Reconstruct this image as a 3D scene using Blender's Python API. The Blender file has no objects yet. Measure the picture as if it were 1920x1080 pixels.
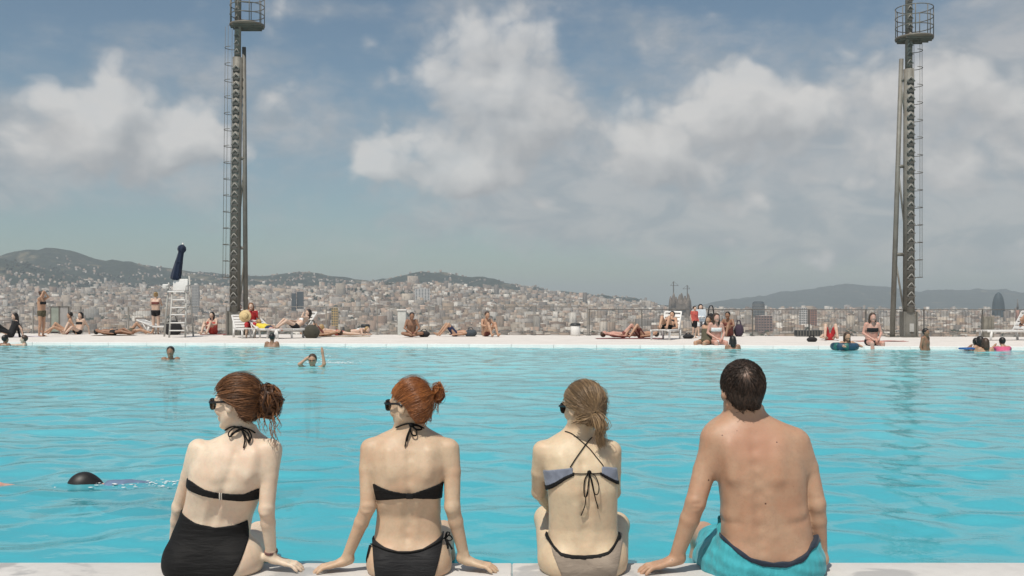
import bpy, bmesh, math, random
import numpy as np
from mathutils import Vector, Matrix

random.seed(7)
rng = np.random.default_rng(11)
SC = bpy.context.scene
COL = SC.collection
F = 1866.667          # focal length in photograph pixels (35 mm lens)
HC = 1.19             # camera height over the pool deck
HZ = 571.0            # horizon row in the photograph

def R(d):
    return math.radians(d)

def at(px, py, Y):
    """world point at distance Y that the photograph shows at pixel (px, py)"""
    return ((px - 960.0) / F * Y, Y, HC - (py - HZ) / F * Y)

def onz(px, py, z=0.0):
    Y = (HC - z) * F / (py - HZ)
    return ((px - 960.0) / F * Y, Y, z)

# ------------------------------------------------------------------ camera
cam = bpy.data.cameras.new('camera')
cam.lens = 35.0
cam.sensor_width = 36.0
cam.shift_y = 31.0 / 1920.0
cam.clip_start = 0.1
cam.clip_end = 60000.0
camo = bpy.data.objects.new('camera', cam)
COL.objects.link(camo)
camo.location = (0, 0, HC)
camo.rotation_euler = (R(90), 0, 0)
SC.camera = camo

# ------------------------------------------------------------------ light
SUN_EL, SUN_AZ = 62.5, 206.0     # azimuth measured clockwise from +Y (behind the camera, to its left)
sd = Vector((math.sin(R(SUN_AZ)) * math.cos(R(SUN_EL)), math.cos(R(SUN_AZ)) * math.cos(R(SUN_EL)), math.sin(R(SUN_EL))))
sun = bpy.data.lights.new('sun', 'SUN')
sun.energy = 3.9
sun.angle = R(0.55)
sun.color = (1.0, 0.93, 0.83)
suno = bpy.data.objects.new('sun', sun)
COL.objects.link(suno)
suno.rotation_euler = sd.to_track_quat('Z', 'Y').to_euler()
suno.location = (-20, -30, 60)

SC.view_settings.view_transform = 'Standard'
SC.view_settings.look = 'None'
SC.view_settings.gamma = 1.0
SC.view_settings.exposure = 0.0
SC.view_settings.use_curve_mapping = False

# ------------------------------------------------------------------ node helpers
class NT:
    def __init__(self, tree):
        self.t = tree
        self.n = tree.nodes
        self.l = tree.links
    def new(self, typ, **kw):
        nd = self.n.new(typ)
        for k, v in kw.items():
            setattr(nd, k, v)
        return nd
    def put(self, sock, v):
        if hasattr(v, 'is_output'):
            self.l.new(v, sock)
        elif v is not None:
            sock.default_value = v
    def math(self, op, a, b=None, c=None, clamp=False):
        nd = self.n.new('ShaderNodeMath')
        nd.operation = op
        nd.use_clamp = clamp
        self.put(nd.inputs[0], a)
        if b is not None: self.put(nd.inputs[1], b)
        if c is not None: self.put(nd.inputs[2], c)
        return nd.outputs[0]
    def vmath(self, op, a, b=None, scale=None):
        nd = self.n.new('ShaderNodeVectorMath')
        nd.operation = op
        self.put(nd.inputs[0], a)
        if b is not None: self.put(nd.inputs[1], b)
        if scale is not None: self.put(nd.inputs['Scale'], scale)
        return nd.outputs['Value'] if op in ('LENGTH', 'DOT_PRODUCT', 'DISTANCE') else nd.outputs[0]
    def noise(self, vec, scale=5.0, detail=4.0, rough=0.5, dist=0.0, out='Fac'):
        nd = self.n.new('ShaderNodeTexNoise')
        if vec is not None: self.put(nd.inputs['Vector'], vec)
        nd.inputs['Scale'].default_value = scale
        nd.inputs['Detail'].default_value = detail
        nd.inputs['Roughness'].default_value = rough
        nd.inputs['Distortion'].default_value = dist
        return nd.outputs[out]
    def vor(self, vec, scale=5.0, feature='F1', out='Distance'):
        nd = self.n.new('ShaderNodeTexVoronoi')
        nd.feature = feature
        self.put(nd.inputs['Vector'], vec)
        nd.inputs['Scale'].default_value = scale
        return nd.outputs[out]
    def mapr(self, v, a, b, c=0.0, d=1.0, interp='SMOOTHSTEP'):
        nd = self.n.new('ShaderNodeMapRange')
        nd.interpolation_type = interp
        self.put(nd.inputs['Value'], v)
        nd.inputs['From Min'].default_value = a
        nd.inputs['From Max'].default_value = b
        self.put(nd.inputs['To Min'], c)
        self.put(nd.inputs['To Max'], d)
        return nd.outputs[0]
    def mix(self, fac, a, b, blend='MIX'):
        nd = self.n.new('ShaderNodeMix')
        nd.data_type = 'RGBA'
        nd.blend_type = blend
        self.put(nd.inputs[0], fac)
        for i, v in ((6, a), (7, b)):
            if isinstance(v, (tuple, list)) and len(v) == 3:
                v = (*v, 1.0)
            self.put(nd.inputs[i], v)
        return nd.outputs[2]
    def sep(self, v):
        nd = self.n.new('ShaderNodeSeparateXYZ')
        self.put(nd.inputs[0], v)
        return nd.outputs
    def comb(self, x, y, z):
        nd = self.n.new('ShaderNodeCombineXYZ')
        for i, v in enumerate((x, y, z)):
            self.put(nd.inputs[i], v)
        return nd.outputs[0]

def lin(*rgb):
    return tuple(((c / 255.0) / 12.92 if c <= 10 else (((c / 255.0) + 0.055) / 1.055) ** 2.4) for c in rgb)

# ------------------------------------------------------------------ sky
world = bpy.data.worlds.new('World')
SC.world = world
world.use_nodes = True
W = NT(world.node_tree)
W.n.clear()
sky = W.new('ShaderNodeTexSky', sky_type='NISHITA')
sky.sun_disc = False
sky.sun_elevation = R(SUN_EL)
sky.sun_rotation = R(SUN_AZ)
sky.altitude = 100.0
sky.air_density = 1.0
sky.dust_density = 0.7
sky.ozone_density = 1.4
SKY_STRENGTH = 0.10

def azel(px, py):
    a = math.atan((px - 960) / F)
    return a, math.atan((HZ - py) / F * math.cos(a))

# cloud banks: centre and half size in degrees-like photograph units, weight
HARD = [(260, 258, 165, 72, 1.0), (208, 166, 48, 50, 1.0), (88, 168, 44, 36, 0.8), (160, 235, 60, 50, 0.6), (360, 245, 85, 64, 0.85),
        (500, 182, 64, 40, 0.55), (492, 322, 70, 48, 0.55), (25, 285, 75, 50, 0.7),
        (880, 122, 150, 82, 1.0), (985, 172, 105, 74, 0.9), (1015, 238, 150, 42, 0.85), (850, 196, 56, 36, 0.6), (930, 40, 120, 40, 0.45),
        (800, 335, 140, 46, 0.9), (696, 305, 50, 48, 0.85), (750, 258, 76, 30, 0.7), (930, 290, 120, 60, 0.6), (890, 310, 90, 50, 0.75),
        (1222, 238, 72, 66, 1.0), (1200, 305, 90, 50, 0.8), (1300, 320, 160, 70, 0.55), (1365, 166, 92, 56, 1.0), (1430, 210, 110, 66, 0.7),
        (1020, 378, 32, 22, 0.75), (1395, 380, 66, 24, 0.6), (1365, 452, 44, 16, 0.5), (1532, 474, 48, 20, 0.6), (1530, 410, 36, 20, 0.5), (870, 415, 50, 18, 0.4),
        (1760, 165, 230, 84, 0.75), (1620, 260, 260, 90, 0.45), (1780, 335, 260, 56, 0.5), (1890, 480, 60, 18, 0.5), (1240, 80, 90, 36, 0.35), (560, 10, 100, 30, 0.4),
        (2300, 240, 260, 110, 0.9), (-520, 200, 240, 90, 0.9)]
SOFT = [(1650, 300, 480, 200, 1.1), (1850, 170, 330, 160, 0.9), (1300, 370, 440, 130, 0.9), (970, 220, 300, 170, 0.7), (1800, 430, 320, 90, 0.7),
        (260, 260, 290, 120, 0.6), (480, 230, 180, 100, 0.5), (900, 10, 240, 44, 0.6), (1235, 82, 130, 52, 0.6),
        (560, 8, 130, 40, 0.6), (800, 410, 420, 70, 0.5), (300, 95, 180, 56, 0.5), (20, 280, 120, 80, 0.7),
        (2300, 240, 400, 160, 0.7), (-420, 200, 400, 160, 0.7)]

grp = bpy.data.node_groups.new('cloud_field', 'ShaderNodeTree')
grp.interface.new_socket('Vector', in_out='INPUT', socket_type='NodeSocketVector')
grp.interface.new_socket('Hard', in_out='OUTPUT', socket_type='NodeSocketFloat')
grp.interface.new_socket('Soft', in_out='OUTPUT', socket_type='NodeSocketFloat')
grp.interface.new_socket('Raw', in_out='OUTPUT', socket_type='NodeSocketFloat')
G = NT(grp)
gi = G.new('NodeGroupInput')
go = G.new('NodeGroupOutput')
vec = gi.outputs[0]                     # (azimuth, elevation, 0)
warp = G.noise(G.vmath('MULTIPLY', vec, (1.0, 1.35, 1.0)), 9.0, 3.0, 0.55, out='Color')
vw = G.vmath('ADD', vec, G.vmath('SCALE', G.vmath('SUBTRACT', warp, (0.5, 0.5, 0.5)), scale=0.055))
def blobs(lst, v):
    acc = None
    for px, py, rx, ry, w in lst:
        a, e = azel(px, py)
        d = G.vmath('LENGTH', G.vmath('MULTIPLY', G.vmath('SUBTRACT', v, (a, e, 0)), (F / rx * 0.605, F / ry * 0.605, 0)))
        g = G.mapr(d, 1.0, 0.0, 0.0, w)
        acc = g if acc is None else G.math('ADD', acc, g)
    return acc
nz = G.noise(G.vmath('MULTIPLY', vw, (1.0, 1.3, 1.0)), 17.0, 9.0, 0.62)
nz2 = G.noise(G.vmath('MULTIPLY', vec, (1.0, 2.2, 1.0)), 7.0, 6.0, 0.6)
bh = blobs(HARD, vw)
bs = blobs(SOFT, vec)
# clouds go on all round the sky, beyond what the frame shows
far = G.mapr(G.math('ABSOLUTE', G.sep(vec)[0]), 0.62, 1.0, 0.0, 0.42)
far2 = G.mapr(G.sep(vec)[1], 0.36, 0.55, 0.0, 0.36)
cov = G.math('MAXIMUM', far, far2)
bh2 = G.math('ADD', bh, cov)
puff1 = G.math('SUBTRACT', 0.45, G.vor(G.vmath('MULTIPLY', vw, (1.0, 1.2, 1.0)), 24.0))
puff2 = G.math('SUBTRACT', 0.45, G.vor(vw, 58.0))
bil = G.math('ADD', G.math('MULTIPLY', puff1, 0.55), G.math('MULTIPLY', puff2, 0.32))
hd = G.math('ADD', G.math('ADD', bh2, bil), G.math('MULTIPLY', G.math('SUBTRACT', nz, 0.5), 1.05))
hard = G.mapr(hd, 0.20, 0.86)
sf = G.math('ADD', G.math('ADD', bs, cov), G.math('ADD', G.math('MULTIPLY', G.math('SUBTRACT', nz2, 0.5), 2.2), G.math('MULTIPLY', bil, 0.5)))
soft = G.mapr(sf, 0.05, 1.15)
G.l.new(hard, go.inputs[0])
G.l.new(soft, go.inputs[1])
G.l.new(hd, go.inputs[2])

tc = W.new('ShaderNodeTexCoord')
sx, sy, sz = W.sep(W.vmath('NORMALIZE', tc.outputs['Generated']))[:3]
az = W.math('ARCTAN2', sx, sy)
el = W.math('ARCSINE', sz)
v0 = W.comb(az, el, 0.0)
g0 = W.new('ShaderNodeGroup'); g0.node_tree = grp
W.l.new(v0, g0.inputs[0])
g1 = W.new('ShaderNodeGroup'); g1.node_tree = grp
W.l.new(W.vmath('ADD', v0, (-0.013, 0.030, 0.0)), g1.inputs[0])
clear = W.new('ShaderNodeHueSaturation')
clear.inputs['Saturation'].default_value = 0.90
clear.inputs['Value'].default_value = 0.79
W.l.new(W.mix(1.0, sky.outputs[0], (0.87, 1.008, 0.985), 'MULTIPLY'), clear.inputs['Color'])
lit = W.mapr(W.math('SUBTRACT', g0.outputs[2], g1.outputs[2]), -0.55, 0.75, interp='LINEAR')   # towards the sun the bank thins out: its lit crown
S = 1.0 / SKY_STRENGTH
def sc(c): return tuple(x * S for x in c) + (1.0,)
ccol = W.mix(lit, sc((0.40, 0.408, 0.42)), sc((0.74, 0.72, 0.695)))
vt = W.noise(W.vmath('MULTIPLY', v0, (1.0, 1.9, 1.0)), 15.0, 6.0, 0.6, 0.6)
scol = W.mix(W.mapr(vt, 0.35, 0.66), sc((0.37, 0.40, 0.43)), sc((0.52, 0.515, 0.515)))
c1 = W.mix(W.math('MULTIPLY', g0.outputs[1], 0.80), clear.outputs[0], scol)
c2 = W.mix(W.math('MULTIPLY', g0.outputs[0], 0.74), c1, ccol)
bg = W.new('ShaderNodeBackground')
bg.inputs['Strength'].default_value = SKY_STRENGTH
W.l.new(c2, bg.inputs['Color'])
wo = W.new('ShaderNodeOutputWorld')
W.l.new(bg.outputs[0], wo.inputs['Surface'])

# ------------------------------------------------------------------ materials
def new_mat(name):
    m = bpy.data.materials.new(name)
    m.use_nodes = True
    t = NT(m.node_tree)
    t.n.clear()
    out = t.new('ShaderNodeOutputMaterial')
    b = t.new('ShaderNodeBsdfPrincipled')
    t.l.new(b.outputs[0], out.inputs['Surface'])
    return m, t, b, out

def simple(name, col, rough=0.5, var=0.12, scale=12.0, metal=0.0, bump=0.0, spec=0.5, bscale=None):
    """plain material with a little mottling and relief"""
    m, t, b, out = new_mat(name)
    co = t.new('ShaderNodeTexCoord').outputs['Object']
    n = t.noise(co, scale, 5.0, 0.6)
    a = tuple(c * (1 - var) for c in col)
    c = tuple(min(1.0, c * (1 + var)) for c in col)
    t.put(b.inputs['Base Color'], t.mix(t.mapr(n, 0.3, 0.7), a, c))
    b.inputs['Roughness'].default_value = rough
    b.inputs['Metallic'].default_value = metal
    b.inputs['Specular IOR Level'].default_value = spec
    if bump:
        bp = t.new('ShaderNodeBump')
        bp.inputs['Strength'].default_value = bump
        bp.inputs['Distance'].default_value = 0.01
        t.l.new(t.noise(co, bscale or scale * 4, 5.0, 0.6), bp.inputs['Height'])
        t.l.new(bp.outputs[0], b.inputs['Normal'])
    return m

# ------------------------------------------------------------------ objects
def tag(o, label=None, cat=None, group=None, kind=None):
    if label: o['label'] = label
    if cat: o['category'] = cat
    if group: o['group'] = group
    if kind: o['kind'] = kind
    return o

def empty(name, loc=(0, 0, 0), rz=0.0, label=None, cat=None, group=None):
    o = bpy.data.objects.new(name, None)
    o.empty_display_size = 0.2
    COL.objects.link(o)
    o.location = loc
    o.rotation_euler = (0, 0, rz)
    return tag(o, label, cat, group)

WORLD_ROOTS = set()
def mesh_obj(name, me, parent=None, loc=None):
    o = bpy.data.objects.new(name, me)
    COL.objects.link(o)
    if parent is not None:
        o.parent = parent
        if parent in WORLD_ROOTS:            # parts of this thing are modelled in place
            o.matrix_parent_inverse = Matrix.Translation(-parent.location)
    if loc is not None:
        o.location = loc
    return o

def copy_tree(o, parent=None):
    c = o.copy()
    COL.objects.link(c)
    c.parent = parent
    for ch in list(o.children):
        copy_tree(ch, c)
    return c

def np_mesh(name, verts, quads, mat=None, smooth=False, tris=False):
    me = bpy.data.meshes.new(name)
    verts = np.asarray(verts, dtype=np.float32)
    quads = np.asarray(quads, dtype=np.int32)
    k = quads.shape[1]
    me.vertices.add(len(verts))
    me.vertices.foreach_set('co', verts.ravel())
    me.loops.add(quads.size)
    me.loops.foreach_set('vertex_index', quads.ravel())
    me.polygons.add(len(quads))
    me.polygons.foreach_set('loop_start', np.arange(0, quads.size, k, dtype=np.int32))
    if smooth:
        me.polygons.foreach_set('use_smooth', np.ones(len(quads), dtype=bool))
    me.update(calc_edges=True)
    me.validate()
    if mat: me.materials.append(mat)
    return me

class MB:
    """collects shapes into one mesh"""
    def __init__(self):
        self.v = []; self.f = []; self.mi = []; self.m = 0; self.sm = []
    def _add(self, vs, fs, smooth=False):
        o = len(self.v)
        self.v += [tuple(p) for p in vs]
        for f in fs:
            self.f.append(tuple(i + o for i in f)); self.mi.append(self.m); self.sm.append(smooth)
    def box(self, c, d, M=None, rz=0.0):
        x, y, z = (k / 2 for k in d)
        vs = [Vector((sx * x, sy * y, sz * z)) for sx in (-1, 1) for sy in (-1, 1) for sz in (-1, 1)]
        if rz: vs = [Matrix.Rotation(rz, 3, 'Z') @ p for p in vs]
        if M is not None: vs = [M @ p for p in vs]
        vs = [p + Vector(c) for p in vs]
        self._add(vs, [(0, 1, 3, 2), (4, 6, 7, 5), (0, 4, 5, 1), (2, 3, 7, 6), (0, 2, 6, 4), (1, 5, 7, 3)])
        return self
    def rbox(self, c, d, r=0.01, M=None):
        """box with chamfered edges"""
        bm = bmesh.new()
        bmesh.ops.create_cube(bm, size=1.0)
        for p in bm.verts: p.co = Vector((p.co.x * d[0], p.co.y * d[1], p.co.z * d[2]))
        bmesh.ops.bevel(bm, geom=list(bm.edges), offset=r, segments=2, affect='EDGES', profile=0.6)
        bm.verts.index_update()
        vs = [(M @ p.co if M is not None else p.co) + Vector(c) for p in bm.verts]
        self._add(vs, [[q.index for q in f.verts] for f in bm.faces], True)
        bm.free()
        return self
    def tube(self, pts, r, n=8, cap=True, smooth=True, flat=1.0):
        P = [Vector(p) for p in pts]
        rad = r if isinstance(r, (list, tuple)) else [r] * len(P)
        t0 = (P[1] - P[0]).normalized()
        ref = Vector((0, 0, 1)) if abs(t0.z) < 0.9 else Vector((1, 0, 0))
        u = t0.cross(ref).normalized()
        vs = []
        for i, p in enumerate(P):
            t = (P[min(i + 1, len(P) - 1)] - P[max(i - 1, 0)])
            t = t.normalized() if t.length > 1e-9 else t0
            u = (u - t * u.dot(t))
            u = u.normalized() if u.length > 1e-6 else t.orthogonal().normalized()
            w = t.cross(u)
            for k in range(n):
                a = 2 * math.pi * k / n
                vs.append(p + (u * math.cos(a) + w * math.sin(a) * flat) * rad[i])
        fs = []
        for i in range(len(P) - 1):
            for k in range(n):
                k2 = (k + 1) % n
                fs.append((i * n + k, i * n + k2, (i + 1) * n + k2, (i + 1) * n + k))
        if cap:
            fs.append(tuple(range(n - 1, -1, -1)))
            fs.append(tuple((len(P) - 1) * n + k for k in range(n)))
        self._add(vs, fs, smooth)
        return self
    def lathe(self, prof, c=(0, 0, 0), n=20, cap=True, smooth=True, sx=1.0, sy=1.0):
        vs = []
        for r, z in prof:
            for k in range(n):
                a = 2 * math.pi * k / n
                vs.append((c[0] + r * sx * math.cos(a), c[1] + r * sy * math.sin(a), c[2] + z))
        fs = []
        for i in range(len(prof) - 1):
            for k in range(n):
                k2 = (k + 1) % n
                fs.append((i * n + k, i * n + k2, (i + 1) * n + k2, (i + 1) * n + k))
        if cap:
            fs.append(tuple(range(n - 1, -1, -1)))
            fs.append(tuple((len(prof) - 1) * n + k for k in range(n)))
        self._add(vs, fs, smooth)
        return self
    def ring(self, c, R0, r, n=20, m=6, a0=0.0, a1=2 * math.pi, ax='Z'):
        full = abs(a1 - a0 - 2 * math.pi) < 1e-6
        pts = []
        for i in range(n + 1):
            a = a0 + (a1 - a0) * i / n
            q = (math.cos(a) * R0, math.sin(a) * R0, 0)
            if ax == 'X': q = (0, q[0], q[1])
            if ax == 'Y': q = (q[0], 0, q[1])
            pts.append((c[0] + q[0], c[1] + q[1], c[2] + q[2]))
        return self.tube(pts, r, m, cap=not full)
    def quad(self, a, b, c, d):
        self._add([a, b, c, d], [(0, 1, 2, 3)])
        return self
    def mesh(self, name, mats):
        me = bpy.data.meshes.new(name)
        me.from_pydata([tuple(p) for p in self.v], [], self.f)
        for m in (mats if isinstance(mats, (list, tuple)) else [mats]):
            me.materials.append(m)
        me.polygons.foreach_set('material_index', self.mi)
        me.polygons.foreach_set('use_smooth', self.sm)
        me.update()
        return me
    def build(self, name, mats, parent=None, loc=None):
        return mesh_obj(name, self.mesh(name, mats), parent, loc)
# ================================================================== terrain
def smooth01(a, b, x):
    t = np.clip((x - a) / (b - a), 0, 1)
    return t * t * (3 - 2 * t)

_ph = rng.uniform(0, 2 * np.pi, (40, 3))
def fbm(x, y, lam, octs=5):
    """cheap smooth fractal field"""
    s = np.zeros_like(x); amp = 1.0; tot = 0
    for o in range(octs):
        for k in range(3):
            p = _ph[(o * 3 + k) % 40]
            ang = p[0] + k * 2.1 + o
            kx, ky = np.cos(ang) * 2 * np.pi / lam, np.sin(ang) * 2 * np.pi / lam
            s += amp * np.sin(kx * x + ky * y + p[1] + 1.7 * np.sin((kx * y - ky * x) * 0.6 + p[2]))
        tot += amp * 1.7
        amp *= 0.52; lam *= 0.5
    return s / tot

R1 = np.array([(-1500, 520), (-900, 495), (-400, 485), (-150, 490), (0, 481), (50, 475), (90, 470), (130, 475), (190, 488), (260, 498), (300, 503), (360, 510),
               (420, 516), (470, 520), (520, 516), (570, 511), (620, 520), (680, 528), (720, 526), (780, 517), (850, 518),
               (900, 523), (960, 535), (1010, 543), (1060, 551), (1130, 556), (1200, 566), (1270, 577), (1400, 590), (2500, 600)], float)
R2 = np.array([(-1500, 490), (-500, 470), (-100, 478), (0, 486), (60, 496), (140, 520), (210, 545), (300, 580), (2500, 610)], float)
R3 = np.array([(-1500, 600), (1150, 600), (1280, 578), (1400, 560), (1450, 553), (1540, 539), (1600, 535), (1660, 540), (1720, 547), (1800, 545),
               (1920, 549), (2200, 540), (2500, 535), (3200, 560)], float)

def terrain_h(X, Y):
    Ys = np.maximum(Y, 60.0)
    px = 960 + F * X / Ys
    base = -6.0 - 80.0 * smooth01(60, 900, Y)
    rise = np.interp(px, [-1500, 480, 760, 1000, 1280, 3000], [0.80, 0.86, 1.0, 0.75, 0.12, 0.06])
    base = base + rise * 205.0 * smooth01(3300, 6600, Y) * (1 + 0.10 * fbm(X, Y, 1500, 3))
    def ridge(prof, D, w0, w1, rough):
        crest = (HZ - np.interp(px, prof[:, 0], prof[:, 1])) / F * D
        fall = np.where(Y < D, smooth01(D - w0, D, Y) ** 1.25, 1 - smooth01(D, D + w1, Y))
        h = -90 + (crest + 90) * fall
        return h + rough * fbm(X, Y, 900, 5) * fall * (1 - 0.6 * smooth01(D - 250, D, Y) * (Y < D + 200))
    h = base
    h = np.maximum(h, ridge(R1, 8600, 3000, 2600, 46))
    h = np.maximum(h, ridge(R2, 6900, 1500, 1700, 26))
    h = np.maximum(h, ridge(R3, 16000, 4000, 2500, 46))
    return h

gx = np.concatenate([np.linspace(-14000, -6000, 40, endpoint=False), np.linspace(-6000, 9500, 340), np.linspace(9600, 14000, 24)])
gy = np.concatenate([np.linspace(-3000, -70, 8), [-60, 45, 55, 70, 100, 160, 260, 400, 600, 900, 1300], np.linspace(1500, 18500, 320), np.linspace(19000, 26000, 8)])
GX, GY = np.meshgrid(gx, gy, indexing='ij')
GZ = terrain_h(GX, GY)
nx, ny = GX.shape
idx = np.arange(nx * ny).reshape(nx, ny)
quads = np.stack([idx[:-1, :-1], idx[1:, :-1], idx[1:, 1:], idx[:-1, 1:]], -1).reshape(-1, 4)
mt, t, b, out = new_mat('hill_ground')
geo = t.new('ShaderNodeNewGeometry')
pos = geo.outputs['Position']
pz = t.sep(pos)[2]
n1 = t.noise(pos, 0.004, 6.0, 0.65)
n2 = t.noise(pos, 0.02, 4.0, 0.6)
n3 = t.noise(pos, 0.0011, 4.0, 0.55)
wood = t.mix(t.mapr(n2, 0.35, 0.65), (0.014, 0.024, 0.018), (0.040, 0.052, 0.038))
earth = t.mix(n2, (0.20, 0.16, 0.11), (0.12, 0.115, 0.07))
cl = t.mix(t.mapr(n1, 0.56, 0.68), wood, earth)
urban = t.mix(n2, (0.10, 0.09, 0.08), (0.22, 0.195, 0.17))
lowm = t.mapr(t.math('ADD', pz, t.math('MULTIPLY', n3, 160.0)), 230.0, 150.0)
lowm = t.math('MULTIPLY', lowm, t.mapr(t.math('ADD', t.sep(pos)[1], t.math('MULTIPLY', n3, 900.0)), 7900.0, 7300.0))
t.put(b.inputs['Base Color'], t.mix(lowm, cl, urban))
b.inputs['Roughness'].default_value = 0.95
b.inputs['Specular IOR Level'].default_value = 0.1
terrain = mesh_obj('terrain', np_mesh('terrain', np.stack([GX, GY, GZ], -1).reshape(-1, 3), quads, mt, True))
tag(terrain, 'wooded hills behind the city and the plain below them', kind='structure')

# ================================================================== the city
def boxes_mesh(name, c, d, rot, wall, roof, mat):
    """many boxes without floors in one mesh; c = base centres"""
    N = len(c)
    sg = np.array([(-1, -1), (1, -1), (1, 1), (-1, 1)], float) / 2
    cs, sn = np.cos(rot), np.sin(rot)
    ox = sg[None, :, 0] * d[:, None, 0]; oy = sg[None, :, 1] * d[:, None, 1]
    x = c[:, None, 0] + ox * cs[:, None] - oy * sn[:, None]
    y = c[:, None, 1] + ox * sn[:, None] + oy * cs[:, None]
    lo = np.stack([x, y, np.repeat(c[:, 2:3] - 12, 4, 1)], -1)
    hi = np.stack([x, y, np.repeat(c[:, 2:3] + d[:, 2:3], 4, 1)], -1)
    v = np.concatenate([lo, hi], 1).reshape(-1, 3)
    q = np.array([(0, 1, 5, 4), (1, 2, 6, 5), (2, 3, 7, 6), (3, 0, 4, 7), (4, 5, 6, 7)])
    quads = (np.arange(N)[:, None, None] * 8 + q[None]).reshape(-1, 4)
    me = np_mesh(name, v, quads, mat)
    col = np.ones((N, 5, 4), np.float32)
    col[:, :4, :3] = wall[:, None]
    col[:, 4, :3] = roof
    a = me.attributes.new('tint', 'FLOAT_COLOR', 'FACE')
    a.data.foreach_set('color', col.ravel())
    return me

def city_mat(name, attr):
    m, t, b, out = new_mat(name)
    geo = t.new('ShaderNodeNewGeometry')
    P = geo.outputs['Position']
    x, y, z = t.sep(P)[:3]
    nz = t.sep(geo.outputs['Normal'])[2]
    if attr:
        colr = t.new('ShaderNodeAttribute', attribute_name='tint').outputs['Color']
    else:
        oi = t.new('ShaderNodeObjectInfo')
        rp = t.new('ShaderNodeValToRGB')
        rp.color_ramp.interpolation = 'CONSTANT'
        for i, c in enumerate(CITY_WALLS):
            e = rp.color_ramp.elements[i] if i < 2 else rp.color_ramp.elements.new(i / len(CITY_WALLS))
            e.position = i / len(CITY_WALLS)
            e.color = (*c, 1)
        t.l.new(oi.outputs['Random'], rp.inputs[0])
        colr = t.mix(t.mapr(nz, 0.5, 0.6), rp.outputs[0], t.mix(0.5, rp.outputs[0], (0.30, 0.22, 0.17)))
    fz = t.math('FRACT', t.math('DIVIDE', z, 3.2))
    fx = t.math('FRACT', t.math('DIVIDE', t.math('ADD', x, t.math('MULTIPLY', y, 0.9)), 3.6))
    win = t.math('MULTIPLY', t.math('MULTIPLY', t.math('GREATER_THAN', fz, 0.46), t.math('GREATER_THAN', fx, 0.45)), t.math('LESS_THAN', nz, 0.5))
    grime = t.noise(P, 0.05, 4.0, 0.6)
    c2 = t.mix(t.mapr(grime, 0.35, 0.7, 0.0, 0.35), colr, (0.14, 0.125, 0.11))
    t.put(b.inputs['Base Color'], t.mix(t.math('MULTIPLY', win, 0.72), c2, (0.05, 0.055, 0.06)))
    b.inputs['Roughness'].default_value = 0.85
    b.inputs['Specular IOR Level'].default_value = 0.2
    return m

CITY_WALLS = [(0.42, 0.355, 0.29), (0.52, 0.47, 0.41), (0.36, 0.28, 0.22), (0.46, 0.34, 0.265), (0.30, 0.26, 0.23), (0.66, 0.62, 0.56),
              (0.38, 0.29, 0.21), (0.50, 0.43, 0.35), (0.27, 0.19, 0.145), (0.40, 0.365, 0.33)]
CITY_ROOFS = [(0.36, 0.24, 0.17), (0.42, 0.37, 0.32), (0.30, 0.27, 0.25), (0.50, 0.44, 0.38), (0.40, 0.22, 0.15)]
cw = np.array(CITY_WALLS); cr = np.array(CITY_ROOFS)
g = R(38)
sp1, sp2 = 25.0, 22.0
ii, jj = np.meshgrid(np.arange(-420, 400), np.arange(-150, 470), indexing='ij')
u = ii.ravel() * sp1 + rng.uniform(-5, 5, ii.size); v = jj.ravel() * sp2 + rng.uniform(-4, 4, ii.size)
bx = u * math.cos(g) - v * math.sin(g); by = u * math.sin(g) + v * math.cos(g)
az_ = bx / np.maximum(by, 1)
street = ((ii.ravel() % 5 == 0) | (jj.ravel() % 6 == 0)) & (rng.random(ii.size) < 0.85)
clump = fbm(bx, by, 900, 4)
keep = (by > 1880) & (by < 7600) & (np.abs(az_) < 0.92) & ~street & (rng.random(ii.size) < 0.93) & (clump > -0.62)
bx, by, clump = bx[keep], by[keep], clump[keep]
bz = terrain_h(bx, by)
ok = (bz < 120 + 70 * fbm(bx, by, 1400, 4)) & ((bz < 30) | (rng.random(len(bz)) < 0.62))
bx, by, bz, clump = bx[ok], by[ok], bz[ok], clump[ok]
# scattered houses on the hill flanks
hxp = rng.uniform(-800, 1900, 34000); hY = rng.uniform(5600, 8500, 34000)
hX = (hxp - 960) / F * hY; hZ = terrain_h(hX, hY)
dens = np.clip(1.2 - (hZ - 40) / 270.0 + 0.75 * fbm(hX, hY, 700, 4), 0, 1) ** 2
hk = (rng.random(len(hX)) < dens * 0.40) & (hZ > 10) & (hZ < 400)
N0 = len(bx)
bx = np.concatenate([bx, hX[hk]]); by = np.concatenate([by, hY[hk]]); bz = np.concatenate([bz, hZ[hk]])
N = len(bx)
hill = np.arange(N) >= N0
dims = np.stack([rng.uniform(11, 22, N), rng.uniform(11, 20, N), rng.gamma(9.0, 1.9, N) + 2], -1)
tall = (rng.random(N) < 0.02) & ~hill
dims[tall, 2] *= rng.uniform(1.5, 2.3, tall.sum())
big = (rng.random(N) < 0.05) & ~hill & (by > 2700)
dims[big] *= np.stack([rng.uniform(1.6, 3.4, N), rng.uniform(1.0, 1.5, N), rng.uniform(1.1, 1.7, N)], -1)[big]
dims[hill] *= np.array([0.72, 0.72, 0.55])
rot = np.where(rng.random(N) < 0.7, g, rng.uniform(0, math.pi, N)) + rng.normal(0, 0.05, N)
wi = rng.integers(0, len(cw), N)
wall = cw[wi] * rng.uniform(0.45, 1.25, (N, 1))
roof = np.where(rng.random((N, 1)) < 0.5, wall * 0.85, cr[rng.integers(0, len(cr), N)])
wall[hill] = wall[hill] * 0.92
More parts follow.
